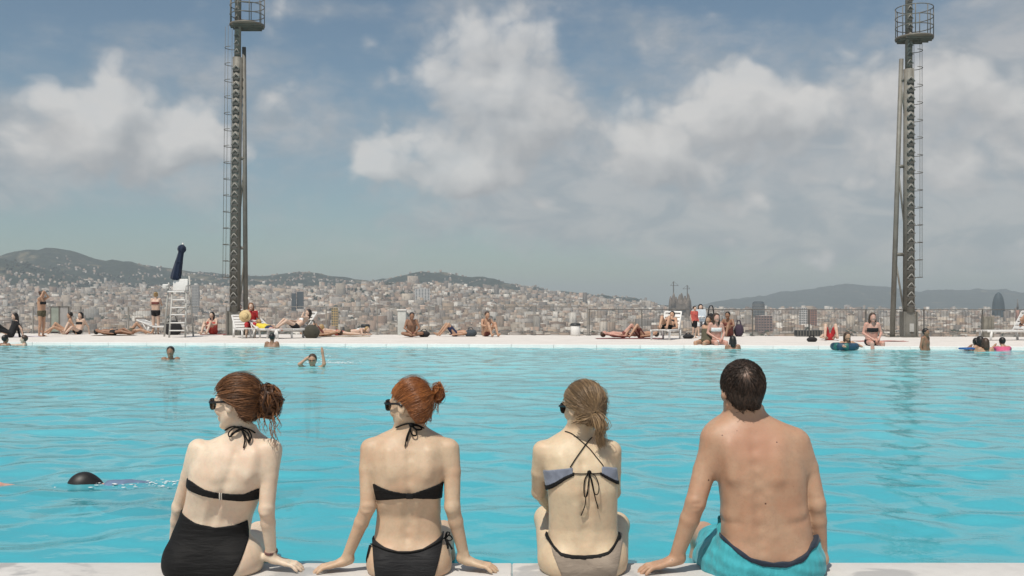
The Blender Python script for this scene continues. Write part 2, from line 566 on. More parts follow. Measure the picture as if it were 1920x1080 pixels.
# single apartment blocks: the 280 that show largest
pxs = 960 + F * bx / by
topy = HZ + F * (HC - (bz + dims[:, 2])) / by
size = dims[:, 0] * dims[:, 2] / by ** 2
vis = (pxs > 5) & (pxs < 1915) & (topy < 621) & ~hill
order = np.argsort(np.where(vis, by, 1e9))
single = order[:280]
rest = np.ones(N, bool); rest[single] = False
c = np.stack([bx, by, bz], -1)
me = boxes_mesh('city_blocks', c[rest], dims[rest], rot[rest], wall[rest], roof[rest], city_mat('city_facades', True))
tag(mesh_obj('city_blocks', me), 'mass of pale apartment blocks of the city spread below the hills', 'city buildings', kind='stuff')
bm_mat = city_mat('block_facade', False)
trim_mat = simple('block_trim', (0.30, 0.22, 0.17), 0.9, 0.2, 0.05)
protos = []
for k in range(10):
    m = MB()
    rr = random.Random(k)
    w_, d_, h_ = rr.uniform(13, 23), rr.uniform(12, 20), rr.uniform(14, 24)
    m.box((0, 0, h_ / 2 - 6), (w_, d_, h_ + 12))
    for s in (-1, 1):                                     # parapets
        m.box((0, s * (d_ / 2 - 0.3), h_ + 0.5), (w_, 0.6, 1.0))
        m.box((s * (w_ / 2 - 0.3), 0, h_ + 0.5), (0.6, d_ - 1.2, 1.0))
    m.m = 1
    m.box((rr.uniform(-4, 4), rr.uniform(-3, 3), h_ + 1.5), (5, 4, 3))      # stair head
    m.box((rr.uniform(-5, 5), 5, h_ + 1.0), (2, 2, 2))
    for fl in range(int(h_ // 3.2)):                       # balcony slabs
        m.box((rr.choice((-1, 1)) * w_ * 0.22, -d_ / 2 - 0.5, 2.6 + fl * 3.2), (w_ * 0.35, 1.0, 0.9))
    protos.append(m.mesh('apartment_block', [bm_mat, trim_mat]))
for k, i in enumerate(single):
    o = mesh_obj('apartment_block', protos[k % 10], None, (bx[i], by[i], bz[i]))
    o.rotation_euler = (0, 0, rot[i])
    tag(o, 'pale apartment block in the nearest band of city, seen over the far deck edge', 'building', 'apartment blocks of the city nearest the pool')

# tree crowns between the blocks
tn = 11000
txp = rng.uniform(-500, 2420, tn * 3); tY = rng.uniform(2000, 7600, tn * 3); tX = (txp - 960) / F * tY
tk = np.argsort(-(fbm(tX, tY, 500, 4) + rng.normal(0, 0.25, len(tX))))[:tn]
tX, tY = tX[tk], tY[tk]; tZ = terrain_h(tX, tY)
bm = bmesh.new(); bmesh.ops.create_icosphere(bm, subdivisions=1, radius=1.0)
bm.verts.ensure_lookup_table()
iv = np.array([p.co[:] for p in bm.verts]); it = np.array([[p.index for p in f.verts] for f in bm.faces]); bm.free()
rad = rng.uniform(6, 12, tn)
tv = iv[None] * (rad[:, None, None] * rng.uniform(0.75, 1.25, (tn, len(iv), 1))) + np.stack([tX, tY, tZ + rad * 1.0], -1)[:, None]
tf = (np.arange(tn)[:, None, None] * len(iv) + it[None]).reshape(-1, 3)
tree_mat = simple('city_foliage', (0.030, 0.038, 0.022), 0.9, 0.45, 0.06)
tag(mesh_obj('city_trees', np_mesh('city_trees', tv.reshape(-1, 3), tf, tree_mat)), 'dark green tree crowns scattered between the city blocks', 'trees', kind='stuff')

# buildings one can point to
glass_grey = simple('tower_glass', (0.055, 0.070, 0.080), 0.6, 0.15, 0.03, spec=0.25)
conc = simple('tower_concrete', (0.50, 0.48, 0.45), 0.85, 0.12, 0.05)
stone = simple('church_stone', (0.19, 0.155, 0.125), 0.9, 0.4, 0.06)
dark_st = simple('crane_steel', (0.16, 0.15, 0.14), 0.7, 0.1, 0.1)
brick_m = simple('brick_wall', (0.38, 0.20, 0.15), 0.9, 0.15, 0.1)
white_w = simple('white_render', (0.74, 0.72, 0.69), 0.85, 0.08, 0.05)
pane_m = simple('window_dark', (0.07, 0.08, 0.09), 0.3, 0.2, 0.05)

def slab(px0, px1, py_top, Y, label, wallm, depth=None, name='tower_block', rz=0.12, cols=5, ground=None):
    x0, _, zt = at(px0, py_top, Y); x1 = at(px1, py_top, Y)[0]
    gz = float(terrain_h(np.array([(x0 + x1) / 2]), np.array([float(Y)]))[0]) if ground is None else ground
    w_, h_ = x1 - x0, zt - gz
    d_ = depth or w_ * 0.8
    o = empty(name, ((x0 + x1) / 2, Y, gz), rz, label, 'building')
    m = MB().box((0, 0, h_ / 2 - 5), (w_, d_, h_ + 10))
    m.build('wall', wallm, o)
    MB().box((0, 0, h_ + 1.0), (w_ * 0.5, d_ * 0.5, 2.0)).build('roof_plant', conc, o)
    wn = MB()
    nf = max(3, int(h_ / 6.5))
    for f in range(nf):
        for cidx in range(cols):
            wn.box((w_ * ((cidx + 0.5) / cols - 0.5), -d_ / 2 - 0.15, h_ * (f + 0.55) / nf), (w_ / cols * 0.6, 0.3, h_ / nf * 0.5))
        for cidx in range(3):
            wn.box((-w_ / 2 - 0.15, d_ * ((cidx + 0.5) / 3 - 0.5), h_ * (f + 0.55) / nf), (0.3, d_ / 3 * 0.5, h_ / nf * 0.5))
    tag(wn.build('window', pane_m, o), kind='stuff')
    return o

slab(361, 373, 535, 4200, 'slim grey high-rise slab left of the left light tower', conc, 22)
slab(547, 555, 550, 4300, 'narrower dark block of the twin high-rises right of the left light tower', glass_grey, 16, cols=3)
slab(557, 569, 547, 4320, 'wider glassy block of the twin high-rises right of the left light tower', glass_grey, 20, cols=4)
slab(778, 806, 541, 4900, 'broad white block standing above the city at the foot of the middle hill', white_w, 30)
slab(1500, 1512, 577, 3000, 'white end block beside the brick red block in front of the right hills', white_w, 16, cols=3)
slab(1513, 1530, 581, 3010, 'brick red block in front of the right hills', brick_m, 16, cols=4)
slab(1418, 1446, 592, 2500, 'wide dull red block below the rounded tower', simple('dull_red_wall', (0.36, 0.25, 0.22), 0.9, 0.12, 0.08), 22)
slab(622, 634, 577, 2600, 'ochre yellow house front above the grey bin', simple('ochre_wall', (0.58, 0.40, 0.16), 0.85, 0.1, 0.08), 14, cols=3)

# rounded drum tower
x_, y_, zt = at(1422, 565, 4300)
gz = float(terrain_h(np.array([x_]), np.array([4300.0]))[0])
o = empty('drum_tower', (x_, 4300, gz), 0, 'dark rounded drum tower standing between the spired church and the right light tower', 'tower')
hh = zt - gz
MB().lathe([(26, -10), (27, hh * 0.5), (26.5, hh * 0.85), (24, hh * 0.95), (17, hh)], n=20).build('wall', glass_grey, o)
m = MB()
for k in range(12): m.ring((0, 0, hh * (0.1 + 0.07 * k)), 27.2, 0.6, 20, 4)
tag(m.build('floor_band', conc, o), kind='stuff')
# bullet shaped tower
x_, y_, zt = at(1872, 548, 4600)
gz = float(terrain_h(np.array([x_]), np.array([4600.0]))[0])
o = empty('bullet_tower', (x_, 4600, gz), 0, 'tall glassy bullet shaped tower on the skyline at the far right', 'tower')
hh = zt - gz
MB().lathe([(26, -10), (27.5, hh * 0.2), (27, hh * 0.45), (25, hh * 0.65), (20, hh * 0.82), (13, hh * 0.93), (5, hh * 0.99), (0.5, hh)], n=24).build('shell', simple('blue_glass', (0.045, 0.070, 0.085), 0.6, 0.2, 0.03, spec=0.25), o)
m = MB()
for k in range(16):
    f = k / 16.0
    rr = np.interp(f, [0, .2, .45, .65, .82, .93], [26.5, 27.5, 27, 25, 20, 13])
    m.ring((0, 0, hh * f), rr + 0.15, 0.5, 24, 4)
tag(m.build('floor_band', glass_grey, o), kind='stuff')
# thin mast tower
x_, y_, zt = at(1908, 560, 3600)
gz = float(terrain_h(np.array([x_]), np.array([3600.0]))[0])
o = empty('mast_tower', (x_, 3600, gz), 0, 'thin dark mast tower right of the bullet shaped tower', 'tower')
hh = zt - gz
MB().lathe([(9, -10), (7, hh * 0.5), (6, hh * 0.62)], n=10).build('shaft', brick_m, o)
MB().lathe([(4, hh * 0.62), (3, hh * 0.8), (0.8, hh)], n=8).build('spire', dark_st, o)
# many spired church with its cranes
CY = 4200.0
x_, y_, _ = at(1274, 560, CY)
gz = float(terrain_h(np.array([x_]), np.array([CY]))[0])
church = empty('spired_church', (x_, CY, gz), 0, 'big stone church with many tapering spires on the skyline', 'church')
z_of = lambda py: HC - (py - HZ) / F * CY - gz
x_of = lambda px: (px - 1274) / F * CY
MB().box((0, 0, z_of(578) / 2 - 5), (74, 60, z_of(578) + 10)).box((0, 0, z_of(572) - 8), (40, 70, 26)).build('nave', stone, church)
for px, py, r in ((1257, 555, 9), (1262, 549, 9), (1268, 556, 10), (1273, 552, 11), (1278, 549, 10), (1284, 554, 10), (1289, 550, 9), (1293, 558, 8.5), (1275, 560, 14), (1265, 562, 12), (1286, 563, 11)):
    zt = z_of(py)
    m = MB().lathe([(r, zt * 0.3), (r * 0.95, zt * 0.7), (r * 0.7, zt * 0.88), (r * 0.32, zt * 0.97), (0.6, zt)], (x_of(px), random.uniform(-22, 22), 0), n=9)
    m.build('spire', stone, church)
for px, top, jib, lab in ((1265, 527, (-16, 26), 'tallest of the lattice cranes over the spired church'), (1291, 534, (-24, 14), 'right hand lattice crane over the spired church')):
    x_ = x_of(px) + church.location.x
    cr_ = empty('tower_crane', (x_, CY + 30, gz), 0.5, lab, 'crane')
    zt = z_of(top)
    MB().box((0, 0, zt / 2 - 5), (3.2, 3.2, zt + 6)).build('mast', dark_st, cr_)
    MB().tube([(jib[0], 0, zt * 0.9), (0, 0, zt), (jib[1], 0, zt * 0.9)], 0.6, 5).tube([(jib[0], 0, zt * 0.9), (jib[1], 0, zt * 0.9)], 1.0, 5).build('jib', dark_st, cr_)

# ================================================================== air
hz = bpy.data.materials.new('haze')
hz.use_nodes = True
t = NT(hz.node_tree); t.n.clear()
pv = t.new('ShaderNodeVolumePrincipled')
pv.inputs['Color'].default_value = (0.78, 0.87, 0.93, 1)
HAZE = 7.4e-5
pv.inputs['Density'].default_value = HAZE
pv.inputs['Anisotropy'].default_value = 0.0
ho = t.new('ShaderNodeOutputMaterial')
t.l.new(pv.outputs[0], ho.inputs['Volume'])
zlo, zhi = float(GZ.min()) - 1.0, float(GZ.max()) + 4.0
haze = MB().box((0, 11500, (zlo + zhi) / 2), (28400, 29400, zhi - zlo)).build('haze', hz)
tag(haze, 'pale summer haze lying over the city and the hills', 'haze', kind='stuff')
# ================================================================== pool
POOL_Y0 = 4.57
PX0, PX1 = -25.0, 25.0
PF0, PFS = 31.2, -3.5 / 29.4
def pool_far(X): return PF0 + (X + 15.2) * PFS
def deck_back(X): return 41.0 + (X + 21.0) * (-4.6 / 39.0)
ZW = -0.075

def deck_mat(name, base, var, wet=0.0, seam=False):
    m, t, b, out = new_mat(name)
    P = t.new('ShaderNodeNewGeometry').outputs['Position']
    n1 = t.noise(P, 1.3, 6.0, 0.65)
    n2 = t.noise(P, 14.0, 5.0, 0.6)
    n3 = t.noise(P, 160.0, 3.0, 0.6)
    c = t.mix(t.mapr(n1, 0.35, 0.7), base, tuple(x * (1 - var) for x in base))
    c = t.mix(t.math('MULTIPLY', t.mapr(n2, 0.4, 0.75), 0.35), c, tuple(x * 0.78 for x in base))
    c = t.mix(t.math('MULTIPLY', t.mapr(n3, 0.55, 0.75), 0.18), c, (0.25, 0.22, 0.2))
    if wet:                                  # patches wetted by bathers
        n4 = t.noise(P, 1.9, 5.0, 0.6, 0.8)
        k = t.mapr(n4, 0.52, 0.60)
        c = t.mix(t.math('MULTIPLY', k, wet), c, tuple(x * 0.62 for x in base))
        t.put(b.inputs['Roughness'], t.mapr(k, 0.0, 1.0, 0.75, 0.35))
    else:
        b.inputs['Roughness'].default_value = 0.75
    t.put(b.inputs['Base Color'], c)
    bp = t.new('ShaderNodeBump')
    bp.inputs['Strength'].default_value = 0.25
    bp.inputs['Distance'].default_value = 0.004
    t.l.new(n3, bp.inputs['Height']); t.l.new(bp.outputs[0], b.inputs['Normal'])
    return m
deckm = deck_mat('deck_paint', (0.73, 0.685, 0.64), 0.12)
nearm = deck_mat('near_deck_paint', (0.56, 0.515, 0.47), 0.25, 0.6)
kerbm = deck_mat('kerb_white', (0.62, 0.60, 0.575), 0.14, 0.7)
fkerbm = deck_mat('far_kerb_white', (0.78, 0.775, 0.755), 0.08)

def prism(name, poly, z0, z1, mat, kind='structure', parent=None):
    n = len(poly)
    m = MB()
    vs = [(x, y, z0) for x, y in poly] + [(x, y, z1) for x, y in poly]
    m._add(vs, [tuple(range(n - 1, -1, -1)), tuple(range(n, 2 * n))] + [(i, (i + 1) % n, n + (i + 1) % n, n + i) for i in range(n)])
    o = m.build(name, mat, parent)
    if kind: o['kind'] = kind
    return o
KW = 0.40
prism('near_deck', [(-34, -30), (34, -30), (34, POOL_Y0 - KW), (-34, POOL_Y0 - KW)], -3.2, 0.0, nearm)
prism('far_deck', [(-34, pool_far(-34) + KW), (34, pool_far(34) + KW), (34, deck_back(34) + 0.3), (-34, deck_back(-34) + 0.3)], -3.2, 0.0, deckm)
prism('side_deck', [(-34, POOL_Y0 - KW), (PX0, POOL_Y0 - KW), (PX0, pool_far(PX0) + KW), (-34, pool_far(-34) + KW)], -3.2, 0.0, deckm)
prism('side_deck', [(PX1, POOL_Y0 - KW), (34, POOL_Y0 - KW), (34, pool_far(34) + KW), (PX1, pool_far(PX1) + KW)], -3.2, 0.0, deckm)
# coping stones along both long edges, each a piece of its own
near_k = empty('near_coping', (0, 0, 0)); near_k['kind'] = 'structure'; near_k['label'] = 'white coping of the near pool edge'
far_k = empty('far_coping', (0, 0, 0)); far_k['kind'] = 'structure'; far_k['label'] = 'white coping of the far pool edge'
L = 1.25
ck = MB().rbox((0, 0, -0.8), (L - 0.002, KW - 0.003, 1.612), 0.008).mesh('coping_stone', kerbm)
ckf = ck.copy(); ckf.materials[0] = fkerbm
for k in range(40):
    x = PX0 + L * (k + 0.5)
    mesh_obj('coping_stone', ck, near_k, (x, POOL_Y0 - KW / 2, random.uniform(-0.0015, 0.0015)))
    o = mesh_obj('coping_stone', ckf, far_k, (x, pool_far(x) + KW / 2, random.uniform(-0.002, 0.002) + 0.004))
    o.rotation_euler = (0, 0, math.atan(PFS))
# basin
tile, t, b, out = new_mat('pool_tile')
P = t.new('ShaderNodeNewGeometry').outputs['Position']
br = t.new('ShaderNodeTexBrick')
br.offset = 0.0
br.inputs['Scale'].default_value = 4.0
br.inputs['Mortar Size'].default_value = 0.01
br.inputs['Brick Width'].default_value = 0.5; br.inputs['Row Height'].default_value = 0.5
br.inputs['Color1'].default_value = (0.30, 0.68, 0.74, 1); br.inputs['Color2'].default_value = (0.34, 0.72, 0.77, 1)
br.inputs['Mortar'].default_value = (0.5, 0.75, 0.78, 1)
t.l.new(P, br.inputs['Vector']); t.l.new(br.outputs[0], b.inputs['Base Color'])
b.inputs['Roughness'].default_value = 0.4
D = -1.6
m = MB()
ya, yb = pool_far(PX0), pool_far(PX1)
m.quad((PX0, POOL_Y0 - 0.1, D), (PX1, POOL_Y0 - 0.1, D), (PX1, yb + 0.1, D), (PX0, ya + 0.1, D))
m.quad((PX0 - 0.02, POOL_Y0, D), (PX0 - 0.02, ya, D), (PX0 - 0.02, ya, -0.02), (PX0 - 0.02, POOL_Y0, -0.02))
m.quad((PX1 + 0.02, POOL_Y0, D), (PX1 + 0.02, yb, D), (PX1 + 0.02, yb, -0.02), (PX1 + 0.02, POOL_Y0, -0.02))
tag(m.build('pool_basin', tile), 'turquoise tiled basin of the swimming pool', kind='structure')

# water: a waved sheet
wxs = np.concatenate([np.linspace(PX0 - 0.01, -15.8, 40, endpoint=False), np.linspace(-15.8, 15.8, 520), np.linspace(15.85, PX1 + 0.01, 40)])
tt = np.linspace(0, 1, 430) ** 1.25
WX = np.repeat(wxs[:, None], len(tt), 1)
Y1 = pool_far(wxs) + 0.02
WY = (POOL_Y0 - 0.01) + (Y1[:, None] - POOL_Y0 + 0.01) * tt[None]
WZ = np.zeros_like(WX)
wr = np.random.default_rng(5)
for k in range(130):
    lam = 0.24 * (5.6 ** wr.random())          # 0.42 .. 3.8 m
    ang = wr.uniform(0, 2 * math.pi) if k % 3 else wr.normal(1.2, 0.6)
    kx, ky = 2 * np.pi / lam * math.cos(ang), 2 * np.pi / lam * math.sin(ang)
    amp = 0.00115 * (lam / 0.6) ** 0.62
    if lam < 0.5:
        amp = amp * (1.0 - smooth01(9, 16, WY))
    ph = kx * WX + ky * WY + wr.uniform(0, 6.28) + 0.8 * np.sin(WX * wr.uniform(0.3, 1.1) + wr.uniform(0, 6)) * np.sin(WY * wr.uniform(0.3, 1.1) + wr.uniform(0, 6))
    s = np.sin(ph)
    WZ += amp * (s + 0.25 * np.cos(2 * ph))
WZ *= 0.85
WZ += ZW
# ripples rings around the swimmers
def ripple(x, y, amp, lam, reach):
    global WZ
    r = np.hypot(WX - x, WY - y)
    WZ += amp * np.cos(2 * np.pi * r / lam) * np.exp(-r / reach)
idx = np.arange(WX.size).reshape(WX.shape)
wq = np.stack([idx[:-1, :-1], idx[1:, :-1], idx[1:, 1:], idx[:-1, 1:]], -1).reshape(-1, 4)
wm = bpy.data.materials.new('pool_water'); wm.use_nodes = True
t = NT(wm.node_tree); t.n.clear()
P = t.new('ShaderNodeNewGeometry').outputs['Position']
Ps = t.vmath('MULTIPLY', P, (1.0, 1.0, 0.3))
r1 = t.noise(Ps, 5.5, 4.0, 0.55, 0.6)
r2 = t.noise(Ps, 1.4, 3.0, 0.5, 0.8)
bp = t.new('ShaderNodeBump'); bp.inputs['Strength'].default_value = 0.16; bp.inputs['Distance'].default_value = 0.03
t.l.new(t.math('ADD', r1, t.math('MULTIPLY', r2, 2.0)), bp.inputs['Height'])
lay = t.noise(P, 0.35, 4.0, 0.6, 0.5)
far_pale = t.mapr(t.math('ADD', t.sep(P)[1], t.math('MULTIPLY', t.math('SUBTRACT', lay, 0.5), 12.0)), 4.0, 24.0)      # body colour turns paler towards the far side, unevenly
body = t.mix(far_pale, (0.085, 0.510, 0.610), (0.35, 0.84, 0.90))
df = t.new('ShaderNodeBsdfDiffuse'); t.put(df.inputs['Color'], body)
t.l.new(bp.outputs[0], df.inputs['Normal'])
tr = t.new('ShaderNodeBsdfTransparent'); tr.inputs['Color'].default_value = (0.45, 0.85, 0.90, 1)
mx = t.new('ShaderNodeMixShader'); mx.inputs[0].default_value = 0.34
t.l.new(df.outputs[0], mx.inputs[1]); t.l.new(tr.outputs[0], mx.inputs[2])
gl = t.new('ShaderNodeBsdfGlossy'); gl.inputs['Roughness'].default_value = 0.03
t.l.new(bp.outputs[0], gl.inputs['Normal'])
fr = t.new('ShaderNodeFresnel'); fr.inputs['IOR'].default_value = 1.333
t.l.new(bp.outputs[0], fr.inputs['Normal'])
m2 = t.new('ShaderNodeMixShader')
t.l.new(fr.outputs[0], m2.inputs[0]); t.l.new(mx.outputs[0], m2.inputs[1]); t.l.new(gl.outputs[0], m2.inputs[2])
o_ = t.new('ShaderNodeOutputMaterial'); t.l.new(m2.outputs[0], o_.inputs['Surface'])
SWIMMERS = [(onz(320, 672, ZW), 0.006, 0.5, 0.9), (onz(586, 688, ZW), 0.010, 0.5, 1.2), (onz(160, 905, ZW), 0.008, 0.4, 0.6)]
for (x, y, z), a_, l_, r_ in SWIMMERS: ripple(x, y, a_, l_, r_)
water = mesh_obj('water', np_mesh('water', np.stack([WX, WY, WZ], -1).reshape(-1, 3), wq, wm, True))
tag(water, 'rippled turquoise pool water', kind='structure')
# ================================================================== bodies as distance fields
class Prim:
    """distance function with the box outside which it has no say"""
    def __init__(self, fn, lo, hi):
        self.fn, self.lo, self.hi = fn, np.array(lo, float), np.array(hi, float)

def cone(a, b, ra, rb):
    a = np.array(a, float); b = np.array(b, float)
    ab = b - a; L2 = max(ab @ ab, 1e-9)
    def fn(x, y, z):
        t = np.clip(((x - a[0]) * ab[0] + (y - a[1]) * ab[1] + (z - a[2]) * ab[2]) / L2, 0, 1)
        dx = x - a[0] - t * ab[0]; dy = y - a[1] - t * ab[1]; dz = z - a[2] - t * ab[2]
        return np.sqrt(dx * dx + dy * dy + dz * dz) - (ra + (rb - ra) * t)
    r = max(ra, rb)
    return Prim(fn, np.minimum(a, b) - r, np.maximum(a, b) + r)

def ell(c, r, M=None):
    c = np.array(c, float); r = np.array(r, float)
    A = np.array(M).T if M is not None else None      # M columns = local axes in world
    def fn(x, y, z):
        dx, dy, dz = x - c[0], y - c[1], z - c[2]
        if A is not None:
            dx, dy, dz = (A[0, 0] * dx + A[0, 1] * dy + A[0, 2] * dz, A[1, 0] * dx + A[1, 1] * dy + A[1, 2] * dz, A[2, 0] * dx + A[2, 1] * dy + A[2, 2] * dz)
        k0 = np.sqrt((dx / r[0]) ** 2 + (dy / r[1]) ** 2 + (dz / r[2]) ** 2)
        k1 = np.sqrt((dx / r[0] ** 2) ** 2 + (dy / r[1] ** 2) ** 2 + (dz / r[2] ** 2) ** 2)
        return k0 * (k0 - 1) / np.maximum(k1, 1e-6)
    e = np.full(3, r.max()) if M is not None else r
    return Prim(fn, c - e, c + e)

def loft(st, p=2.3):
    """torso: stations (z, cx, cy, half width, half depth), z ascending"""
    st = np.array(sorted(st), float)
    # dense, smoothed profile
    zz = np.linspace(st[0, 0], st[-1, 0], 160)
    prof = [np.interp(zz, st[:, 0], st[:, k]) for k in range(1, 5)]
    ker = np.hanning(13); ker /= ker.sum()
    prof = [np.convolve(np.pad(q, 6, mode='edge'), ker, 'valid') for q in prof]
    def fn(x, y, z):
        cx, cy, a, b = (np.interp(z, zz, q) for q in prof)
        k = (np.abs((x - cx) / a) ** p + np.abs((y - cy) / b) ** p) ** (1 / p)
        d = (k - 1) * np.minimum(a, b)
        return np.maximum(d, np.maximum(zz[0] - z, z - zz[-1]))
    return Prim(fn, (np.min(prof[0] - prof[2]), np.min(prof[1] - prof[3]), zz[0]), (np.max(prof[0] + prof[2]), np.max(prof[1] + prof[3]), zz[-1]))

def axes(fwd, up=(0, 0, 1)):
    """columns x (right), y (forward), z (up) of a frame that looks along fwd"""
    f = np.array(fwd, float); f /= np.linalg.norm(f)
    u = np.array(up, float); r = np.cross(f, u); r /= np.linalg.norm(r)
    u = np.cross(r, f)
    return np.stack([r, f, u], 1)

class Field:
    def __init__(self, lo, hi, vox):
        self.lo = np.array(lo, float); self.vox = vox
        n = np.ceil((np.array(hi, float) - self.lo) / vox).astype(int) + 1
        self.n = n
        self.ax = [self.lo[k] + np.arange(n[k]) * vox for k in range(3)]
        self.f = np.full(tuple(n), 0.5, np.float32)
    def sub(self, lo, hi, m):
        s = []
        for k in range(3):
            a = int(np.clip(np.floor((lo[k] - m - self.lo[k]) / self.vox), 0, self.n[k]))
            b = int(np.clip(np.ceil((hi[k] + m - self.lo[k]) / self.vox) + 1, 0, self.n[k]))
            if b <= a: return None
            s.append(slice(a, b))
        return tuple(s)
    def coords(self, s):
        return self.ax[0][s[0]][:, None, None], self.ax[1][s[1]][None, :, None], self.ax[2][s[2]][None, None, :]
    def add(self, prim, k=0.02):
        m = k + 3 * self.vox
        s = self.sub(prim.lo, prim.hi, m)
        if s is None: return self
        d = prim.fn(*self.coords(s)).astype(np.float32)
        a = self.f[s]
        h = np.maximum(k - np.abs(a - d), 0) / k
        self.f[s] = np.minimum(a, d) - h * h * k * 0.25
        return self
    def cut(self, prim, k=0.01):
        s = self.sub(prim.lo, prim.hi, k + 3 * self.vox)
        if s is None: return self
        d = -prim.fn(*self.coords(s)).astype(np.float32)
        a = self.f[s]
        h = np.maximum(k - np.abs(a - d), 0) / k
        self.f[s] = np.maximum(a, d) + h * h * k * 0.25
        return self
    def dent(self, a, b, w, amt):
        """press a soft groove (amt > 0) or ridge (amt < 0) along the line a-b"""
        pr = cone(a, b, 0, 0)
        s = self.sub(pr.lo, pr.hi, 3 * w)
        if s is None: return self
        d = pr.fn(*self.coords(s))
        self.f[s] += (amt * np.exp(-(d / w) ** 2)).astype(np.float32)
        return self
    def copy(self):
        c = Field.__new__(Field); c.lo, c.vox, c.n, c.ax, c.f = self.lo, self.vox, self.n, self.ax, self.f.copy()
        return c
    def sample(self, P):
        """trilinear value and gradient at points"""
        g = (P - self.lo) / self.vox
        i = np.clip(np.floor(g).astype(int), 0, self.n - 2)
        t = np.clip(g - i, 0, 1)
        f = self.f
        c = {}
        for dx in (0, 1):
            for dy in (0, 1):
                for dz in (0, 1):
                    c[dx, dy, dz] = f[i[:, 0] + dx, i[:, 1] + dy, i[:, 2] + dz]
        tx, ty, tz = t.T
        c00 = c[0, 0, 0] * (1 - tx) + c[1, 0, 0] * tx; c10 = c[0, 1, 0] * (1 - tx) + c[1, 1, 0] * tx
        c01 = c[0, 0, 1] * (1 - tx) + c[1, 0, 1] * tx; c11 = c[0, 1, 1] * (1 - tx) + c[1, 1, 1] * tx
        c0 = c00 * (1 - ty) + c10 * ty; c1 = c01 * (1 - ty) + c11 * ty
        return c0 * (1 - tz) + c1 * tz
    def grad(self, P):
        e = self.vox * 0.8
        G = np.stack([self.sample(P + np.eye(3)[k] * e) - self.sample(P - np.eye(3)[k] * e) for k in range(3)], 1) / (2 * e)
        return G
    def snap(self, P, off=0.0, it=4):
        """move points on to the surface (plus an offset)"""
        P = np.array(P, float)
        for _ in range(it):
            v = self.sample(P) - off
            G = self.grad(P)
            P = P - (v / np.maximum((G * G).sum(1), 0.05))[:, None] * G
        return P
    def surface(self, relax=1):
        """naive surface nets, then projection on to the zero set"""
        f = self.f
        ins = f < 0
        cnt = sum(ins[dx:f.shape[0] - 1 + dx, dy:f.shape[1] - 1 + dy, dz:f.shape[2] - 1 + dz].astype(np.int8)
                  for dx in (0, 1) for dy in (0, 1) for dz in (0, 1))
        act = np.argwhere((cnt > 0) & (cnt < 8))
        if len(act) == 0: return np.zeros((0, 3)), np.zeros((0, 4), int)
        vid = np.full(cnt.shape, -1, np.int64)
        vid[act[:, 0], act[:, 1], act[:, 2]] = np.arange(len(act))
        cor = [(dx, dy, dz) for dx in (0, 1) for dy in (0, 1) for dz in (0, 1)]
        val = {c: f[act[:, 0] + c[0], act[:, 1] + c[1], act[:, 2] + c[2]] for c in cor}
        acc = np.zeros((len(act), 3)); num = np.zeros(len(act))
        for c in cor:
            for k in range(3):
                if c[k] == 0:
                    d = list(c); d[k] = 1; d = tuple(d)
                    va, vb = val[c], val[d]
                    x = (va < 0) != (vb < 0)
                    t = np.where(x, va / np.where(x, va - vb, 1), 0)
                    p = np.repeat(np.array(c, float)[None], len(act), 0); p[:, k] += t
                    acc += np.where(x[:, None], p, 0); num += x
        P = self.lo + (act + acc / num[:, None]) * self.vox
        Q = []
        for k in range(3):
            u, v = (k + 1) % 3, (k + 2) % 3
            sa = [slice(None)] * 3; sb = [slice(None)] * 3
            sa[k] = slice(0, -1); sb[k] = slice(1, None)
            ia, ib = ins[tuple(sa)], ins[tuple(sb)]
            e = np.argwhere(ia != ib)
            e = e[(e[:, u] > 0) & (e[:, v] > 0) & (e[:, u] < f.shape[u] - 1) & (e[:, v] < f.shape[v] - 1)]
            fl = ia[e[:, 0], e[:, 1], e[:, 2]]
            def cell(du, dv):
                c = e.copy(); c[:, u] -= du; c[:, v] -= dv
                return vid[c[:, 0], c[:, 1], c[:, 2]]
            q = np.stack([cell(1, 1), cell(0, 1), cell(0, 0), cell(1, 0)], 1)
            q[~fl] = q[~fl][:, ::-1]
            Q.append(q)
        Q = np.concatenate(Q)
        Q = Q[(Q >= 0).all(1)]
        for _ in range(relax):                      # even the vertices out, then back on to the surface
            nb = np.zeros_like(P); nn = np.zeros(len(P))
            for a, b in ((0, 1), (1, 2), (2, 3), (3, 0)):
                np.add.at(nb, Q[:, a], P[Q[:, b]]); np.add.at(nb, Q[:, b], P[Q[:, a]])
                np.add.at(nn, Q[:, a], 1); np.add.at(nn, Q[:, b], 1)
            P = 0.5 * P + 0.5 * nb / np.maximum(nn, 1)[:, None]
            P = self.snap(P, it=1)
        return P, Q
    def build(self, name, mat, parent=None, relax=2, origin=(0, 0, 0)):
        P, Q = self.surface(relax)
        me = np_mesh(name, P - np.array(origin), Q, mat, True)
        return mesh_obj(name, me, parent)

